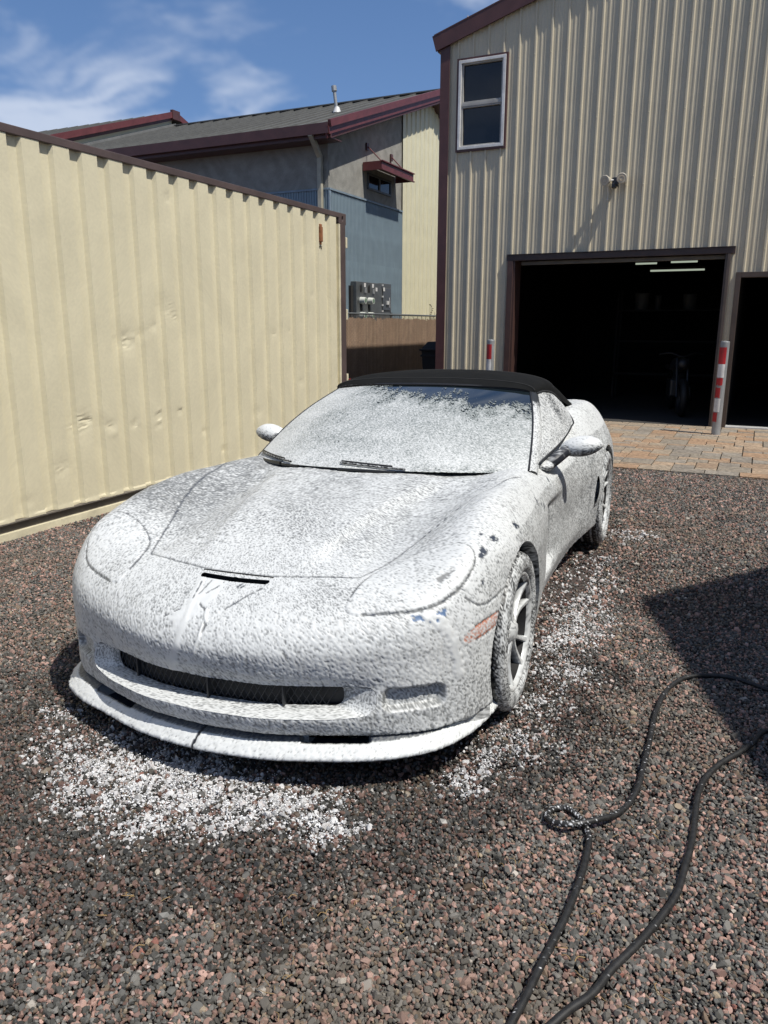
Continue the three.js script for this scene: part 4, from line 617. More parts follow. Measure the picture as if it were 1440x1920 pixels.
{
  const nq = CQ.length, P = new Float32Array(nq * NC * 3), keepU = new Float32Array(nq * NC);
  const cut = new Float32Array(nq * NC);
  for (let i = 0; i < nq; i++) for (let k = 0; k < NC; k++) {
    let [u, v, w] = finePoint(CQ[i], k);
    for (let it = 0; it < 2; it++) { const g = gCut(u, v, w); if (Math.abs(g) < .0034) { const e = 5e-4; const gu = (gCut(u + e, v, w) - g) / e, gv = (gCut(u, v + e, w) - g) / e, gw = (gCut(u, v, w + e) - g) / e, q = gu * gu + gv * gv + gw * gw || 1; u -= g * gu / q; v -= g * gv / q; w -= g * gw / q; } }
    const o = (i * NC + k) * 3; P[o] = v; P[o + 1] = w; P[o + 2] = -u; cut[i * NC + k] = gCut(u, v, w);
  }
  const I = [], id = (i, k) => i * NC + k;
  for (let i = 0; i < nq - 1; i++) for (let k = 0; k < NF; k++) { const a = id(i, k), b = id(i + 1, k), c = id(i + 1, k + 1), d = id(i, k + 1); const t = (x, y, z) => { if ((cut[x] + cut[y] + cut[z]) / 3 > 1e-5) I.push(x, y, z); }; t(a, d, b); t(b, d, c); }
  const g0 = new THREE.BufferGeometry(); g0.setAttribute('position', new THREE.BufferAttribute(P, 3)); g0.setIndex(I); g0.computeVertexNormals();
  { const n = g0.attributes.normal; let s = 0; for (let i = 0; i < n.count; i += 97) s += n.getY(i); if (s < 0) { for (let i = 0; i < I.length; i += 3) { const t = I[i]; I[i] = I[i + 1]; I[i + 1] = t; } g0.setIndex(I); g0.computeVertexNormals(); } }
  const n = g0.attributes.normal, C = new Float32Array(P.length), HLf = new Uint8Array(nq * NC), P2 = P.slice();
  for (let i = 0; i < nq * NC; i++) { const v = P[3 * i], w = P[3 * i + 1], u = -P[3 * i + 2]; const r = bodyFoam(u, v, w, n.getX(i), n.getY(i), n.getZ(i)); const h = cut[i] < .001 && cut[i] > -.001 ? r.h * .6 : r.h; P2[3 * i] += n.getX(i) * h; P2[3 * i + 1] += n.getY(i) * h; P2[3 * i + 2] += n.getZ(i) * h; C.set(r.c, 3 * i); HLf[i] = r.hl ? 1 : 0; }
  g0.setAttribute('position', new THREE.BufferAttribute(P2, 3)); g0.computeVertexNormals();
  // share the triangles out among the panels
  const sets = new Map();
  for (let t = 0; t < I.length; t += 3) { const a = I[t], b = I[t + 1], c = I[t + 2]; const v = (P[3 * a] + P[3 * b] + P[3 * c]) / 3, w = (P[3 * a + 1] + P[3 * b + 1] + P[3 * c + 1]) / 3, u = -(P[3 * a + 2] + P[3 * b + 2] + P[3 * c + 2]) / 3, av = Math.abs(v), ny = n.getY(a);
    const sd = v > 0 ? 'l' : 'r'; let k;
    if (HLf[a] && HLf[b] && HLf[c]) k = 'headlight|' + sd;
    else if (av > .75 && u < .75 && w < .6 && inPoly(u, w, MARK)) k = 'side_marker|' + sd;
    else if (ny > .3 && u > hoodF(av) && u < 1.6 && av < hoodV(u)) k = 'hood|';
    else if (u < .76 && (u < .474 || w < .597 || u < .42)) k = 'front_bumper|';
    else if (u < 2.06) k = u > 1.3 && av < .75 && ny > .5 ? 'cowl|' : 'front_fender|' + sd;
    else if (u < 3.04 && av > .6) k = 'door|' + sd; else if (av < .62 && ny > .5) k = 'rear_deck|'; else k = 'rear_fender|' + sd;
    if (!sets.has(k)) sets.set(k, []); sets.get(k).push(a, b, c); }
  const pos = g0.attributes.position.array, nor = g0.attributes.normal.array;
  for (const [k, L] of sets) { const map = new Map(), p = [], q = [], c = [], ix = new Uint32Array(L.length); L.forEach((i, j) => { let m = map.get(i); if (m === undefined) { m = map.size; map.set(i, m); p.push(pos[3 * i], pos[3 * i + 1], pos[3 * i + 2]); q.push(nor[3 * i], nor[3 * i + 1], nor[3 * i + 2]); c.push(C[3 * i], C[3 * i + 1], C[3 * i + 2]); } ix[j] = m; });
    const g = new THREE.BufferGeometry(); g.setAttribute('position', new THREE.BufferAttribute(new Float32Array(p), 3)); g.setAttribute('normal', new THREE.BufferAttribute(new Float32Array(q), 3)); g.setAttribute('color', new THREE.BufferAttribute(new Float32Array(c), 3)); g.setIndex(new THREE.BufferAttribute(ix, 1));
    const m = part(k.split('|')[0], g, foamMat, car); if (k.startsWith('side_marker')) m.userData.label = 'orange marker lamp under thin foam'; }
  console.log('body tris', I.length / 3);
}
// a sheet given by f(s, t) -> [u, v, w], foamed by how(u, v, w, n, s, t)
function sheet(nu, nv, f, how, flip = false, only = 0) {
  const P = [], st = [], I = []; for (let i = 0; i <= nu; i++) for (let j = 0; j <= nv; j++) { const [u, v, w] = f(i / nu, j / nv); P.push(v, w, -u); st.push(i / nu, j / nv); }
  for (let i = 0; i < nu; i++) for (let j = 0; j < nv; j++) { const a = i * (nv + 1) + j, b = a + nv + 1; flip ? I.push(a, a + 1, b, b, a + 1, b + 1) : I.push(a, b, a + 1, b, b + 1, a + 1); }
  const g = new THREE.BufferGeometry(); g.setAttribute('position', new THREE.BufferAttribute(new Float32Array(P), 3)); g.setIndex(I); return foamed(g, how, st, only);
}
function foamed(g, how, st, only = 0) {
  g.computeVertexNormals(); const p = g.attributes.position, n = g.attributes.normal, C = new Float32Array(p.count * 3), cv = new Float32Array(p.count), Q = new Float32Array(p.count * 3);
  for (let i = 0; i < p.count; i++) { const r = how(-p.getZ(i), p.getX(i), p.getY(i), [n.getX(i), n.getY(i), n.getZ(i)], st ? st[2 * i] : 0, st ? st[2 * i + 1] : 0); cv[i] = r.cov; C.set(r.c, 3 * i); Q[3 * i] = p.getX(i) + n.getX(i) * r.h; Q[3 * i + 1] = p.getY(i) + n.getY(i) * r.h; Q[3 * i + 2] = p.getZ(i) + n.getZ(i) * r.h; }
  g.setAttribute('position', new THREE.BufferAttribute(Q, 3)); g.setAttribute('color', new THREE.BufferAttribute(C, 3)); g.computeVertexNormals();
  if (only) { const I = g.index.array, K = []; for (let t = 0; t < I.length; t += 3) if ((cv[I[t]] + cv[I[t + 1]] + cv[I[t + 2]]) / 3 > only) K.push(I[t], I[t + 1], I[t + 2]); g.setIndex(K); }
  return g;
}
const L3 = (a, b, t) => [mix(a[0], b[0], t), mix(a[1], b[1], t), mix(a[2], b[2], t)];
const loc = (u, v, w) => V(v, w, -u);
// ---- mouth: lined recess, grille
{
  const N = 360, out = [], inn = []; const per = [];
  { // outline of the opening walked round as a rounded box
    const hx = .60, hy = .0475, r = .040, seg = []; const add = (x, y) => per.push([x, y]); const n1 = 130, n2 = 24;
    for (let i = 0; i < n1; i++) add(mix(-hx + r, hx - r, i / n1), hy); for (let i = 0; i < n2; i++) { const a = Math.PI / 2 * (1 - i / n2); add(hx - r + Math.cos(a) * r, hy - r + Math.sin(a) * r); } add(hx, 0); for (let i = 0; i < n2; i++) { const a = -Math.PI / 2 * i / n2; add(hx - r + Math.cos(a) * r, -hy + r + Math.sin(a) * r); }
    for (let i = 0; i < n1; i++) add(mix(hx - r, -hx + r, i / n1), -hy); for (let i = 0; i < n2; i++) { const a = -Math.PI / 2 - Math.PI / 2 * i / n2; add(-hx + r + Math.cos(a) * r, -hy + r + Math.sin(a) * r); } add(-hx, 0); for (let i = 0; i < n2; i++) { const a = Math.PI - Math.PI / 2 * i / n2; add(-hx + r + Math.cos(a) * r, hy - r + Math.sin(a) * r); } per.push(per[0]);
  }
  const m = per.length - 1, uIn = v => Gs(v) + .052;
  const f = (s, t) => { const x = t * m, i = Math.min(x | 0, m - 1), q = x - i, v = mix(per[i][0], per[i + 1][0], q), w = .306 + mix(per[i][1], per[i + 1][1], q); const a = [Fz(v, w) - .002, v, w], b = [uIn(v * .80), v * .80, .306 + (w - .306) * .90 + .008]; const p = L3(a, b, s); return p; };
  part('grille_recess', sheet(46, m, f, (u, v, w, n, s) => foamAt(u, v, w, (n[1] > .4 ? .16 : n[1] < -.3 ? -1 : .05) - .25 * sstep(.55, 1, s), 95, .0015)), foamMat, car);
  const back = []; { const sh = new THREE.Shape(per.map(([x, y]) => new THREE.Vector2(x * .81, y * .95))); const g = (() => { const G = new THREE.PlaneGeometry(.99, .088, 60, 1); return G; })(); const p = g.attributes.position; for (let i = 0; i < p.count; i++) { const v = p.getX(i); p.setXYZ(i, v, .314 + p.getY(i), -(uIn(v) + .016)); } g.deleteAttribute('uv'); back.push(g); }
  const gb = part('grille', back, std([.010, .012, .014], .5), car);
  const bars = []; const U = v => -(uIn(v) + .004); for (let v = -.49; v < .44; v += .026) for (const s of [-1, 1]) bars.push(bar(V(v, .270, U(v)), V(v + s * .05, .357, U(v + s * .05)), .0016, 4)); const gm = tag(part('mesh_wire', bars, std([.045, .047, .05], .4), gb), 0, 0, 0, 'stuff');
  for (const v of [-.35, 0, .285]) part('grille_post', box(v - .003, v + .003, .268, .360, U(v), U(v) + .02), std([.035, .037, .04], .5), gb);
}
// ---- slot box above the emblem panel
part('air_slot', [box(-.15, .15, .57, .60, -.36, -.29), box(-.15, .15, .60, .66, -.352, -.348)], std([.008, .009, .01], .7), car);
// ---- air dam, splitter
const SPL = pchip([0, .1, .25, .39, .47, .63, .72, .78, .85, .895, .905], [.026, .032, .052, .090, .118, .168, .210, .25, .335, .44, .60]);
const SP = pchip([0, .1, .25, .39, .47, .6, .7, .78, .83, .87, .895, .905], [.026, .032, .052, .092, .12, .172, .235, .31, .39, .49, .60, .70]);
{
  const spl = [], spr = []; for (let i = 0; i <= 60; i++) { const v = .905 * (1 - Math.pow(1 - i / 60, 1.8)); spl.push([SP(v), v]); spr.push([SPL(v), v]); }
  const full = [...spr.slice().reverse().map(([u, v]) => [u, -v]), ...spl.slice(1)]; const c = new THREE.CatmullRomCurve3(full.map(([u, v]) => V(u, v, 0)), false, 'centripetal'); c.arcLengthDivisions = 800; const pts = c.getSpacedPoints(520);
  const prof = [[.14, .176], [.09, .174], [.06, .168], [.042, .160], [.022, .143], [.008, .129], [.002, .122], [0, .114], [.004, .107], [.02, .104], [.12, .104]];
  const dense = []; for (let i = 0; i < prof.length - 1; i++) { const n = Math.max(1, Math.round(Math.hypot(prof[i + 1][0] - prof[i][0], prof[i + 1][1] - prof[i][1]) / .005)); for (let k = 0; k < n; k++) dense.push([mix(prof[i][0], prof[i + 1][0], k / n), mix(prof[i][1], prof[i + 1][1], k / n)]); } dense.push(prof[prof.length - 1]);
  const g = sheet(520, dense.length - 1, (s, t) => { const i = Math.min(Math.round(s * 520), 520), p = pts[i], a = pts[Math.max(0, i - 1)], b = pts[Math.min(520, i + 1)]; let tx = b.x - a.x, ty = b.y - a.y; const L = Math.hypot(tx, ty); const nu = ty / L, nv = -tx / L; const q = dense[Math.round(t * (dense.length - 1))]; const inw = q[0]; const av = Math.abs(p.y), slot = av > .37 && av < .60 && inw > .038; return [p.x + nu * inw, p.y + nv * inw * .9, slot ? Math.min(q[1], .1205) : q[1]]; }, (u, v, w, n) => { const br = Math.abs(v + .02 - (u - .03) * .3) < .006 ? 1 : 0; const edge = n[1] < -.2, inner = w < .1215 && n[1] > .3 && Math.abs(v) > .36 && Math.abs(v) < .61; const r = foamAt(u, v, w, inner ? -1.2 : edge ? -.5 : (n[1] > .4 ? .36 : .24) - 1.1 * sstep(.157, .163, w), 72, edge ? 0 : .0036); if (br && v > -.1 && v < .1) { r.c = [.02, .022, .028]; r.h = 0; } if (!edge && n[1] < .5) r.h += .004 * Math.max(0, N3(v * 26, u * 26, 5)) ; return r; }, true);
  part('splitter', g, foamMat, car);
  // the wall between splitter and bumper, open at the two ducts
  const dam = (v0, v1) => sheet(Math.round((v1 - v0) / .006), 12, (s, t) => { const v = mix(v0, v1, s); return [Gs(v) + .040, v, mix(.12, .20, t)]; }, (u, v, w) => foamAt(u, v, w, .02, 90, .0015));
  part('air_dam', [dam(-.9, -.615), dam(-.365, .365), dam(.615, .9)], foamMat, car);
  part('duct', [[-.615, -.365], [.365, .615]].map(([a, b]) => { const gs = []; for (let v = a; v < b - .001; v += .025) { const u = Gs(v + .0125) + .14; gs.push(box(v, v + .025, .11, .19, -u - .03, -u)); } return mergeGeometries(gs.map(plain)); }), std([.008, .009, .01], .7), car);
}
part('underbody', [box(-.78, .78, .150, .17, -4.2, -.5), box(-.55, .55, .17, .62, -1.35, -.72), box(-.55, .55, .17, .6, -4.1, -3.2), box(-.70, .70, .2, .72, -3.2, -1.5)], std([.008, .008, .009], .9), car);
// ---- rear brake intakes: dark mouths facing forward, faired into the haunch
for (const sg of [1, -1]) {
  const sv = (u, w) => { let lo = .4, hi = 1.2; for (let i = 0; i < 24; i++) { const m = (lo + hi) / 2; body(u, m, w) < 0 ? lo = m : hi = m; } return lo; };
  const uf = t => mix(3.13, 3.20, t), wf = t => mix(.385, .575, t), hgt = t => .026 * Math.pow(Math.sin(Math.PI * clamp(t, .04, .96)), .4);
  part('brake_intake', sheet(40, 34, (s, t) => { const u = mix(uf(t), 3.34, s), w = wf(t) + .01 * s * (t - .5); return [u, sg * (sv(u, w) + hgt(t) * (1 - s * s) + .0005), w]; }, (u, v, w) => foamAt(u, v, w, .02 + .16 * fbm3(u * 3.2, v * 3.2, w * 3.2), 105, .0012), sg < 0), foamMat, car);
}
// ---- wheel arch liners
for (const [cu, cw, R0] of [[.955, .327, .370], [3.64, .338, .378]]) for (const sg of [1, -1]) {
  const edge = a => { const u = cu + Math.cos(a) * R0, w = cw + Math.sin(a) * R0; let lo = .4, hi = 1.2; for (let i = 0; i < 24; i++) { const m = (lo + hi) / 2; body(u, m, w) < 0 ? lo = m : hi = m; } return lo; };
  const a0 = -.45, a1 = Math.PI + .45, es = []; for (let i = 0; i <= 160; i++) es.push(edge(mix(a0, a1, i / 160)));
  part('wheel_arch', sheet(160, 30, (s, t) => { const a = mix(a0, a1, s), e = es[Math.round(s * 160)] - .001; return [cu + Math.cos(a) * (R0 + .008 * t), sg * mix(e, .52, t), Math.max(.12, cw + Math.sin(a) * (R0 + .008 * t))]; }, (u, v, w, n, s, t) => foamAt(u, v, w, mix(-.02, -.55, sstep(0, .35, t)) + .05 * N3(u * 9, v * 9, w * 9), 110, .001, 0, [.012, .013, .015])), foamMat, car);
  part('wheel_well', [box(sg > 0 ? .50 : -.54, sg > 0 ? .54 : -.50, .15, .60, -cu - .36, -cu + .30)], std([.008, .008, .009], .9), car);
}
// ---- wheels
function makeWheel(Rt, Wd, Rr) { // axle along +x, outer face at x = Wd/2, centre at 0
  const wheel = new THREE.Group(); wheel.name = 'wheel'; wheel._b = null;
  const h = Wd / 2, pr = []; const arc = (cx, cy, r, a0, a1, n) => { for (let i = 0; i <= n; i++) { const a = mix(a0, a1, i / n); pr.push([cy + Math.sin(a) * r, cx + Math.cos(a) * r]); } };
  // sidewall, shoulder and grooved tread: [radius, x]
  const S = [[Rr, h - .012], [Rr + .006, h - .004], [Rr + .02, h + .004], [Rt - .05, h + .006], [Rt - .025, h], [Rt - .010, h - .012], [Rt - .002, h - .03]]; const gro = [-.62, -.22, .22, .62];
  for (let i = 0; i < S.length - 1; i++) { const n = Math.ceil(Math.hypot(S[i + 1][0] - S[i][0], S[i + 1][1] - S[i][1]) / .006); for (let k = 0; k < n; k++) pr.push([mix(S[i][0], S[i + 1][0], k / n), mix(S[i][1], S[i + 1][1], k / n)]); }
  for (let x = h - .03; x > -h + .03; x -= .006) { const q = x / h; let d = 0; for (const g of gro) if (Math.abs(q - g) < .045) d = .007; pr.push([Rt - .002 - d, x]); }
  for (const [r, x] of S.slice().reverse()) pr.push([r, -x]);
  const NS = 300, P = [], I = [], st = []; for (let i = 0; i <= NS; i++) { const a = i / NS * 2 * Math.PI; pr.forEach(([r, x], j) => { let rr2 = r; const q = Math.abs(x / h); if (r > Rt - .006 && q > .25) { const blk = ((i + (x > 0 ? 0 : 3) + Math.round(q * 6)) % 6) === 0; if (blk) rr2 -= .005; } P.push(x, rr2 * Math.cos(a), rr2 * Math.sin(a)); st.push(i / NS, j / pr.length); }); }
  const m = pr.length; for (let i = 0; i < NS; i++) for (let j = 0; j < m - 1; j++) { const a = i * m + j, b = a + m; I.push(a, a + 1, b, b, a + 1, b + 1); }
  const g = new THREE.BufferGeometry(); g.setAttribute('position', new THREE.BufferAttribute(new Float32Array(P), 3)); g.setIndex(I);
  part('tyre', foamed(g, (u, x, y, n) => { const r = Math.hypot(y, u), side = n[0] > .5, up = y / r; return foamAt(u + 3, x, y, side ? .0 + .18 * N3(u * 12, x * 12, y * 12) : n[0] > .1 ? -.14 : -.85 + .06 * up, 130, .0007, 0, [.016, .017, .018]); }, st), foamMat, wheel);
  // rim barrel and polished lip
  const lathe = (L, n = 90) => new THREE.LatheGeometry(L.map(p => new THREE.Vector2(...p)).reverse(), n).rotateZ(-Math.PI / 2);
  const chromeFoam = bias => (u, x, y, n) => { const r = foamAt(u + 7, x, y, bias + .30 * Math.max(-.4, n[1]) + .22 * N3(u * 22, x * 22, y * 22), 70, .0012, .25, [.09, .092, .095]); return r; };
  const rimMat = new THREE.MeshStandardMaterial({ vertexColors: true, roughness: .25, metalness: .12 });
  const lipL = []; for (const [r, x] of [[Rr - .022, h - .026], [Rr - .018, h - .018], [Rr - .012, h - .010], [Rr - .004, h - .006], [Rr + .002, h - .010]]) lipL.push([r, x]);
  { const gl = lathe(lipL, 120); part('rim_lip', foamed(mergeVertices(gl), chromeFoam(.15)), rimMat, wheel); }
  part('rim_barrel', lathe([[Rr - .022, h - .027], [Rr - .030, h - .06], [Rr - .035, 0], [Rr - .03, -h + .02]], 60), std([.008, .008, .008], .7), wheel);
  // ten spokes in five forked pairs
  for (let k = 0; k < 10; k++) {
    const base = Math.floor(k / 2) * 2 * Math.PI / 5 + .18, s = k % 2 ? 1 : -1, a0 = base + s * .11, a1 = base + s * .25, n = 16, P2 = [], I2 = [];
    for (let i = 0; i <= n; i++) { const t = i / n, r = mix(.045, Rr - .012, t), a = mix(a0, a1, Math.pow(t, .8)), w = mix(.0118, .0098, t) * (1 + .7 * Math.pow(t, 8)), x = h - .034 - .008 * Math.sin(t * Math.PI) + .018 * t * t, cy = Math.cos(a) * r, cz = Math.sin(a) * r, ty = -Math.sin(a), tz = Math.cos(a); const sec = [[-w, -.034], [-w * .95, -.004], [-w * .62, .003], [0, .004], [w * .62, .003], [w * .95, -.004], [w, -.034]]; for (const [q, d] of sec) P2.push(x + d, cy + ty * q, cz + tz * q); }
    for (let i = 0; i < n; i++) for (let j = 0; j < 6; j++) { const a = i * 7 + j, b = a + 7; I2.push(a, b, a + 1, b, b + 1, a + 1); }
    const gs = new THREE.BufferGeometry(); gs.setAttribute('position', new THREE.BufferAttribute(new Float32Array(P2), 3)); gs.setIndex(I2); part('spoke', toCreasedNormals(foamed(gs, (u, x, y, nn) => { const r = foamAt(u + 7, x, y, .16 + .30 * nn[1] + .30 * N3(u * 22, x * 22, y * 22), 60, 0, .2, [.30, .305, .31]); if (x < h - .045) r.c = [.02, .02, .02]; return r; }), .5), rimMat, wheel); }
  { const gh = mergeVertices(lathe([[0, h - .018], [.03, h - .02], [.036, h - .027], [.058, h - .038], [.072, h - .060], [.08, h - .12]], 40)); part('hub', foamed(gh, chromeFoam(.2)), rimMat, wheel); }
  for (let k = 0; k < 5; k++) { const a = k * 1.2566 + .8; part('lug_nut', new THREE.CylinderGeometry(.010, .011, .025, 6).rotateZ(Math.PI / 2).translate(h - .048, Math.cos(a) * .052, Math.sin(a) * .052), std([.25, .25, .25], .3, { metalness: .6 }), wheel); }
  { const d = lathe([[.07, h - .105], [.17, h - .105], [Rr - .055, h - .108], [Rr - .05, h - .13], [.07, h - .135]], 60); part('brake_disc', d, std([.012, .012, .012], .6), wheel); }
  { const sh = []; for (let i = 0; i < 8; i++) { const a = 2.3 + i * .11; sh.push(rbox(h - .15, h - .075, -.03, .03, -.015, .015, .008).rotateX(a).translate(0, Math.cos(a + Math.PI / 2) * (Rr - .085), Math.sin(a + Math.PI / 2) * (Rr - .085))); } part('brake_caliper', sh, std([.02, .03, .07], .4), wheel); }
  return wheel;
}
{
  const F = makeWheel(.327, .285, .243), B = makeWheel(.338, .325, .256);
  const set = (w, u, v, c, flip) => { w.position.set(v, c, -u); w.rotation.y = flip ? Math.PI : 0; car.add(w); };
  const F2 = F.clone(), B2 = B.clone();
  set(F, .955, .938 - .1425, .327, false); set(B, 3.64, .985 - .1625, .338, false); set(F2, .955, -.938 + .1425, .327, true); set(B2, 3.64, -.985 + .1625, .338, true);
}
// ---- glass house
const wsBase = t => [1.40 + .40 * Math.pow(Math.abs(t), 2.3), .775 * t, .866 - .042 * t * t];
const wsHead = t => [2.49 + .10 * t * t, .615 * t, 1.196 - .036 * Math.pow(Math.abs(t), 2.2)];
const wsP = (s, t) => { const a = wsBase(t), b = wsHead(t), p = L3(a, b, s), bu = Math.sin(s * Math.PI) * .022 + .006; p[2] += bu; p[0] -= bu * .55; p[1] += .020 * t * Math.sin(s * Math.PI); return p; };
{
  const gm = new THREE.MeshPhysicalMaterial({ color: lin(.010, .016, .020), roughness: .05, clearcoat: .6, clearcoatRoughness: .04 });
  const w = part('windshield', (() => { const g = sheet(40, 60, (s, t) => wsP(s, mix(-1, 1, t)), () => ({ h: -.002, c: [1, 1, 1], cov: 1 }), true); g.deleteAttribute('color'); return g; })(), gm, car);
  const cov = (u, v, wv, n, s, t) => { const x = mix(-1, 1, t), big = fbm3(u * 3, v * 3, wv * 3 + 4, 3);
    let a = .08 + .16 * big;
    const top = sstep(.52, 1.10, s + .20 * fbm2(x * 1.7 + 5, s * 1.5, 2) + .16 * fbm2(x * 9, s * 6 + 3, 3) + .20 * (x - .3)) * sstep(-1.0, -.1, x); a -= .82 * top;
    a -= .75 * sstep(.80, 1, s) * sstep(.45, .8, x);
    a += .18 * sstep(.3, .0, s) + .20 * sstep(-.55, -.95, x);
    const bl = sstep(.10, .02, s) * sstep(.25, .45, x) * sstep(.93, .8, x); // lumps with bare gaps near the cowl
    let f = mix(98, 60, bl), amp = mix(.0014, .006, bl); a -= .18 * bl * (1 + N2(x * 9, s * 30));
    SOFT = 1.9; const r = foamAt(u, v, wv, a - .04, f * 1.12, amp, 0, [.075, .098, .092], 1); SOFT = 1; r.h += .0012; return r; };
  part('windshield_foam', sheet(190, 300, (s, t) => wsP(s, mix(-1, 1, t)), cov, true, .13), foamMat, w);
  // pillars: a dark seal line at the glass edge, then foamed trim
  for (const sg of [1, -1]) {
    const edge = s => wsP(s, sg);
    part('windshield_seal', new THREE.TubeGeometry(new THREE.CatmullRomCurve3([...Array(14)].map((_, i) => { const p = edge(.02 + i / 13 * .97); return loc(p[0] + .004, p[1] + sg * .004, p[2] - .002); })), 40, .0075, 6), std([.012, .013, .015], .5), car);
    part('pillar', sheet(150, 14, (s, t) => { const p = edge(s), q = mix(0, 1, t); return [p[0] + .012 + .070 * q, p[1] + sg * (.008 + .030 * Math.sin(q * Math.PI / 2)), p[2] + .004 - .030 * q * q]; }, (u, v, w2, n, s, t) => foamAt(u, v, w2, .18 - 1.0 * sstep(.62, .95, s + .12 * N3(u * 14, v * 14, w2 * 14)) * (1 - .5 * t) * (sg > 0 ? 1 : .2), 110, .0014, 0, [.02, .024, .03]), sg > 0), foamMat, car);
  }
  part('windshield_header', new THREE.TubeGeometry(new THREE.CatmullRomCurve3([...Array(21)].map((_, i) => { const p = wsP(1, mix(-1, 1, i / 20)); return loc(p[0] + .006, p[1], p[2] + .003); })), 80, .009, 6), std([.015, .015, .016], .45), car);
}
// soft top
const stA = pchip([2.48, 2.7, 2.95, 3.2, 3.45, 3.7], [.628, .655, .670, .690, .715, .74]), stE = pchip([2.48, 2.62, 2.9, 3.15, 3.4, 3.7], [1.150, 1.152, 1.150, 1.09, 1.02, .96]), stC = pchip([2.48, 2.6, 2.8, 3.0, 3.25, 3.5, 3.7], [1.203, 1.238, 1.266, 1.268, 1.215, 1.10, .99]);
const stP = (s, t) => { const x = mix(-1, 1, t), u = mix(2.48, 3.7, s), a = stA(u), e = Math.min(stE(u), stC(u)), c = stC(u), th = x * Math.PI / 2; const sn = Math.sign(x) * Math.pow(Math.abs(Math.sin(th)), .85), cs = Math.pow(Math.max(0, Math.cos(th)), .62); return [u + (s < .1 ? .10 * (a * sn / .62) ** 2 * (1 - s * 10) : 0), a * sn, e + (c - e) * cs]; };
{
  const cloth = new THREE.MeshPhysicalMaterial({ vertexColors: true, roughness: .95, specularIntensity: .3, bumpMap: T.fine, bumpScale: .0008 });
  const g = sheet(150, 200, stP, (u, v, w, n, s, t) => { const d = .0085 + .002 * fbm3(u * 9, v * 9, w * 9); let a = -1.3; const edge = s < .035 ? 1 : 0; a += .95 * sstep(.045, .0, s) * sstep(.62, .25, t) + .85 * sstep(.03, 0, s) * sstep(.5, .7, t) * .4; const rim = Math.max(0, 1 - Math.abs(t - .972) / .02) * (s > .06 && s < .25 ? 1 : 0); const r = foamAt(u, v, w, a + .9 * rim * (.3 + N3(u * 30, v * 30, w * 30)), 100, .0012, 0, [d, d * 1.06, d * 1.08]); r.h += -.0025 * Math.exp(-(((u - 2.62) / .006) ** 2)) - .006 * Math.exp(-(((u - 3.02) / .05) ** 2)) * 0; return r; }, true);
  part('soft_top', muv2(g), cloth, car);
  part('top_seam', [2.60, 3.06].map(u0 => new THREE.TubeGeometry(new THREE.CatmullRomCurve3([...Array(31)].map((_, i) => { const p = stP((u0 - 2.48) / 1.22, mix(.03, .97, i / 30)); return loc(p[0], p[1], p[2] + .001); })), 90, .0035, 5)), std([.02, .021, .022], .9), car);
}
function muv2(g) { const p = g.attributes.position, uv = new Float32Array(p.count * 2); for (let i = 0; i < p.count; i++) { uv[2 * i] = p.getX(i); uv[2 * i + 1] = p.getZ(i); } g.setAttribute('uv', new THREE.BufferAttribute(uv, 2)); return g; }
// side glass
for (const sg of [1, -1]) {
  const beltU = [1.84, 2.1, 2.4, 2.7, 2.95, 3.12], belt = [pchip(beltU, [.785, .815, .825, .822, .81, .795]), pchip(beltU, [.835, .872, .888, .905, .925, .95])], top = [pchip([1.84, 2.2, 2.6, 2.8, 3.0, 3.12], [.785, .715, .645, .655, .675, .70]), pchip([1.84, 2.2, 2.6, 2.8, 3.0, 3.12], [.838, 1.0, 1.152, 1.152, 1.125, 1.075])];
  part('side_window', sheet(130, 44, (s, t) => { const u = mix(1.84, 3.10, s); const b = [belt[0](u), belt[1](u)], c = [top[0](u), top[1](u)]; const q = Math.sin(t * Math.PI) * .012; return [u, sg * (mix(b[0], c[0], t) + q), mix(b[1], c[1], t)]; }, (u, v, w, n, s, t) => { let a = .10 + .18 * fbm3(u * 4, v * 4, w * 4, 3) - .35 * Math.exp(-(((s - .72 - .1 * t) / .05) ** 2)) * t; return foamAt(u, v, w, a, 125, .001, 0, [.03, .035, .04]); }, sg < 0), foamMat, car);
  part('window_seal', new THREE.TubeGeometry(new THREE.CatmullRomCurve3([...[1.90, 2.1, 2.4, 2.7, 2.95, 3.10].map(u => loc(u, sg * (belt[0](u) + .004), belt[1](u) - .002)), loc(3.12, sg * .745, 1.02), ...[3.10, 3.0, 2.8, 2.62].map(u => loc(u, sg * (top[0](u) + .006), top[1](u) + .002))]), 120, .0055, 6), std([.02, .022, .024], .6), car);
}
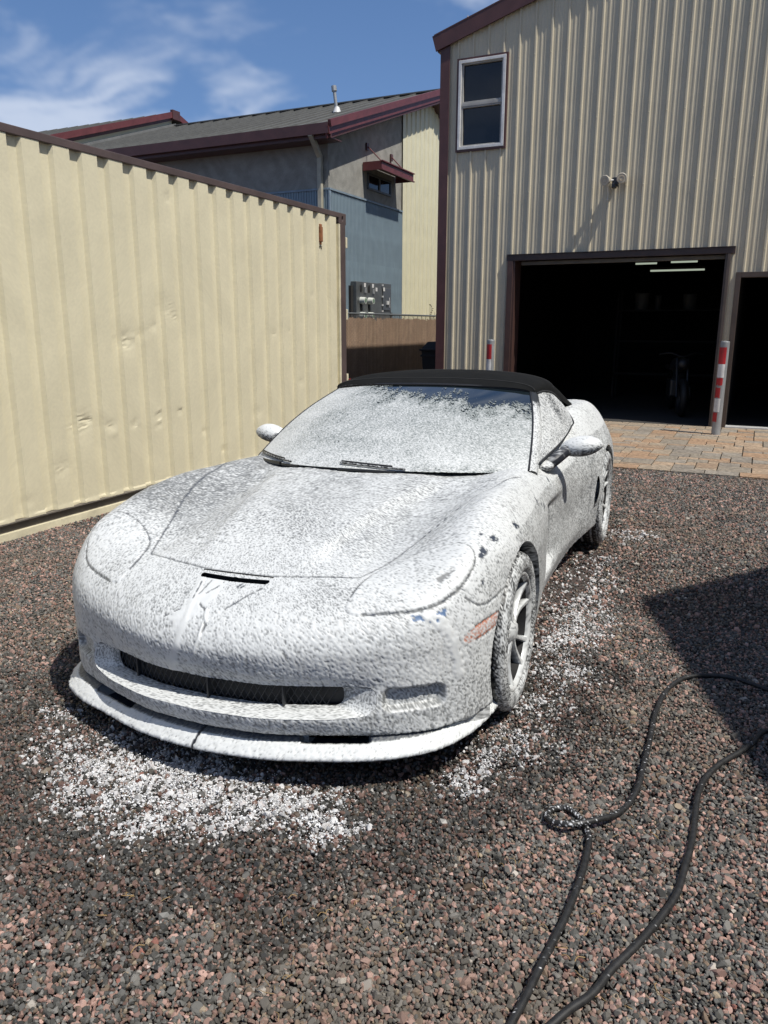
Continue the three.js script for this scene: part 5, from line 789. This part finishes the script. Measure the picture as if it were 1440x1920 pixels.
// mirrors
for (const sg of [1, -1]) {
  const g = new THREE.SphereGeometry(1, 80, 60), p = g.attributes.position;
  for (let i = 0; i < p.count; i++) { let x = p.getX(i), y = p.getY(i), z = p.getZ(i); const back = z < -.15 ? .15 + (z + .15) * .25 : 0; const zz = z < -.15 ? -.15 + (z + .15) * .22 : z; const k = 1 - .22 * (x * sg < 0 ? 0 : x * sg) ** 3; p.setXYZ(i, .112 * x, .060 * y * k * (y < 0 ? .85 : 1) + .012 * x * sg, .082 * zz - .012 * x * sg); }
  g.translate(sg * .968, .893, -2.30);
  const mm = part('mirror', foamed(mergeVertices(g), (u, v, w, n) => foamAt(u, v, w, .10 + .34 * n[1] + .10 * N3(u * 20, v * 20, w * 20), 80, .002, 0, [.03, .034, .045])), foamMat, car);
  const arm = new THREE.TubeGeometry(new THREE.CatmullRomCurve3([loc(2.12, sg * .80, .800), loc(2.13, sg * .845, .835), loc(2.20, sg * .880, .866), loc(2.28, sg * .905, .885)]), 24, .032, 14);
  part('mirror_arm', foamed(arm, (u, v, w, n) => foamAt(u, v, w, -.48 + .3 * n[1] + .1 * N3(u * 20, v * 20, w * 20), 85, .0015, 0, [.018, .02, .026])), foamMat, mm);
  part('mirror_foot', foamed(mergeVertices(new THREE.SphereGeometry(1, 40, 30).scale(.055, .030, .075).translate(sg * .80, .815, -2.10)), (u, v, w, n) => foamAt(u, v, w, .0 + .2 * n[1], 85, .0015, 0, [.015, .016, .02])), foamMat, mm);
  part('mirror_glass', new THREE.SphereGeometry(1, 30, 16).scale(.098, .042, .004).translate(sg * .968, .893, -2.318), M.glass, mm);
}
// cowl strip and wipers at the foot of the glass
{
  const cow = (t0, t1, r, dw) => new THREE.TubeGeometry(new THREE.CatmullRomCurve3([...Array(12)].map((_, i) => { const p = wsBase(mix(t0, t1, i / 11)); return loc(p[0] - .006, p[1], p[2] + dw); })), 60, r, 8);
  part('cowl_seal', [cow(-.985, -.60, .012, .004), cow(-.60, -.42, .007, .002), cow(-.10, .28, .0065, .003)], std([.012, .013, .014], .45), car);
  const wip = (t0, t1, s0, s1) => { const P0 = [], f = (i, n) => wsP(mix(s0, s1, i / n), mix(t0, t1, i / n)); for (let i = 0; i <= 12; i++) { const p = f(i, 12); P0.push(loc(p[0] - .008, p[1], p[2] + .010)); } return new THREE.TubeGeometry(new THREE.CatmullRomCurve3(P0), 50, .0055, 6); };
  for (const [a, b, c, d] of [[-.97, -.50, .055, .012], [-.10, .34, .035, .004]]) { const w = part('wiper', foamed(wip(a, b, c, d), (u, v, w2, n) => foamAt(u, v, w2, -.30 + .2 * n[1], 110, .001, 0, [.012, .012, .013])), foamMat, car); part('wiper_blade', wip(a, mix(a, b, .8), c + .012, d + .02), std([.012, .012, .012], .5), w); }
}
renderer.render(scene, camera);
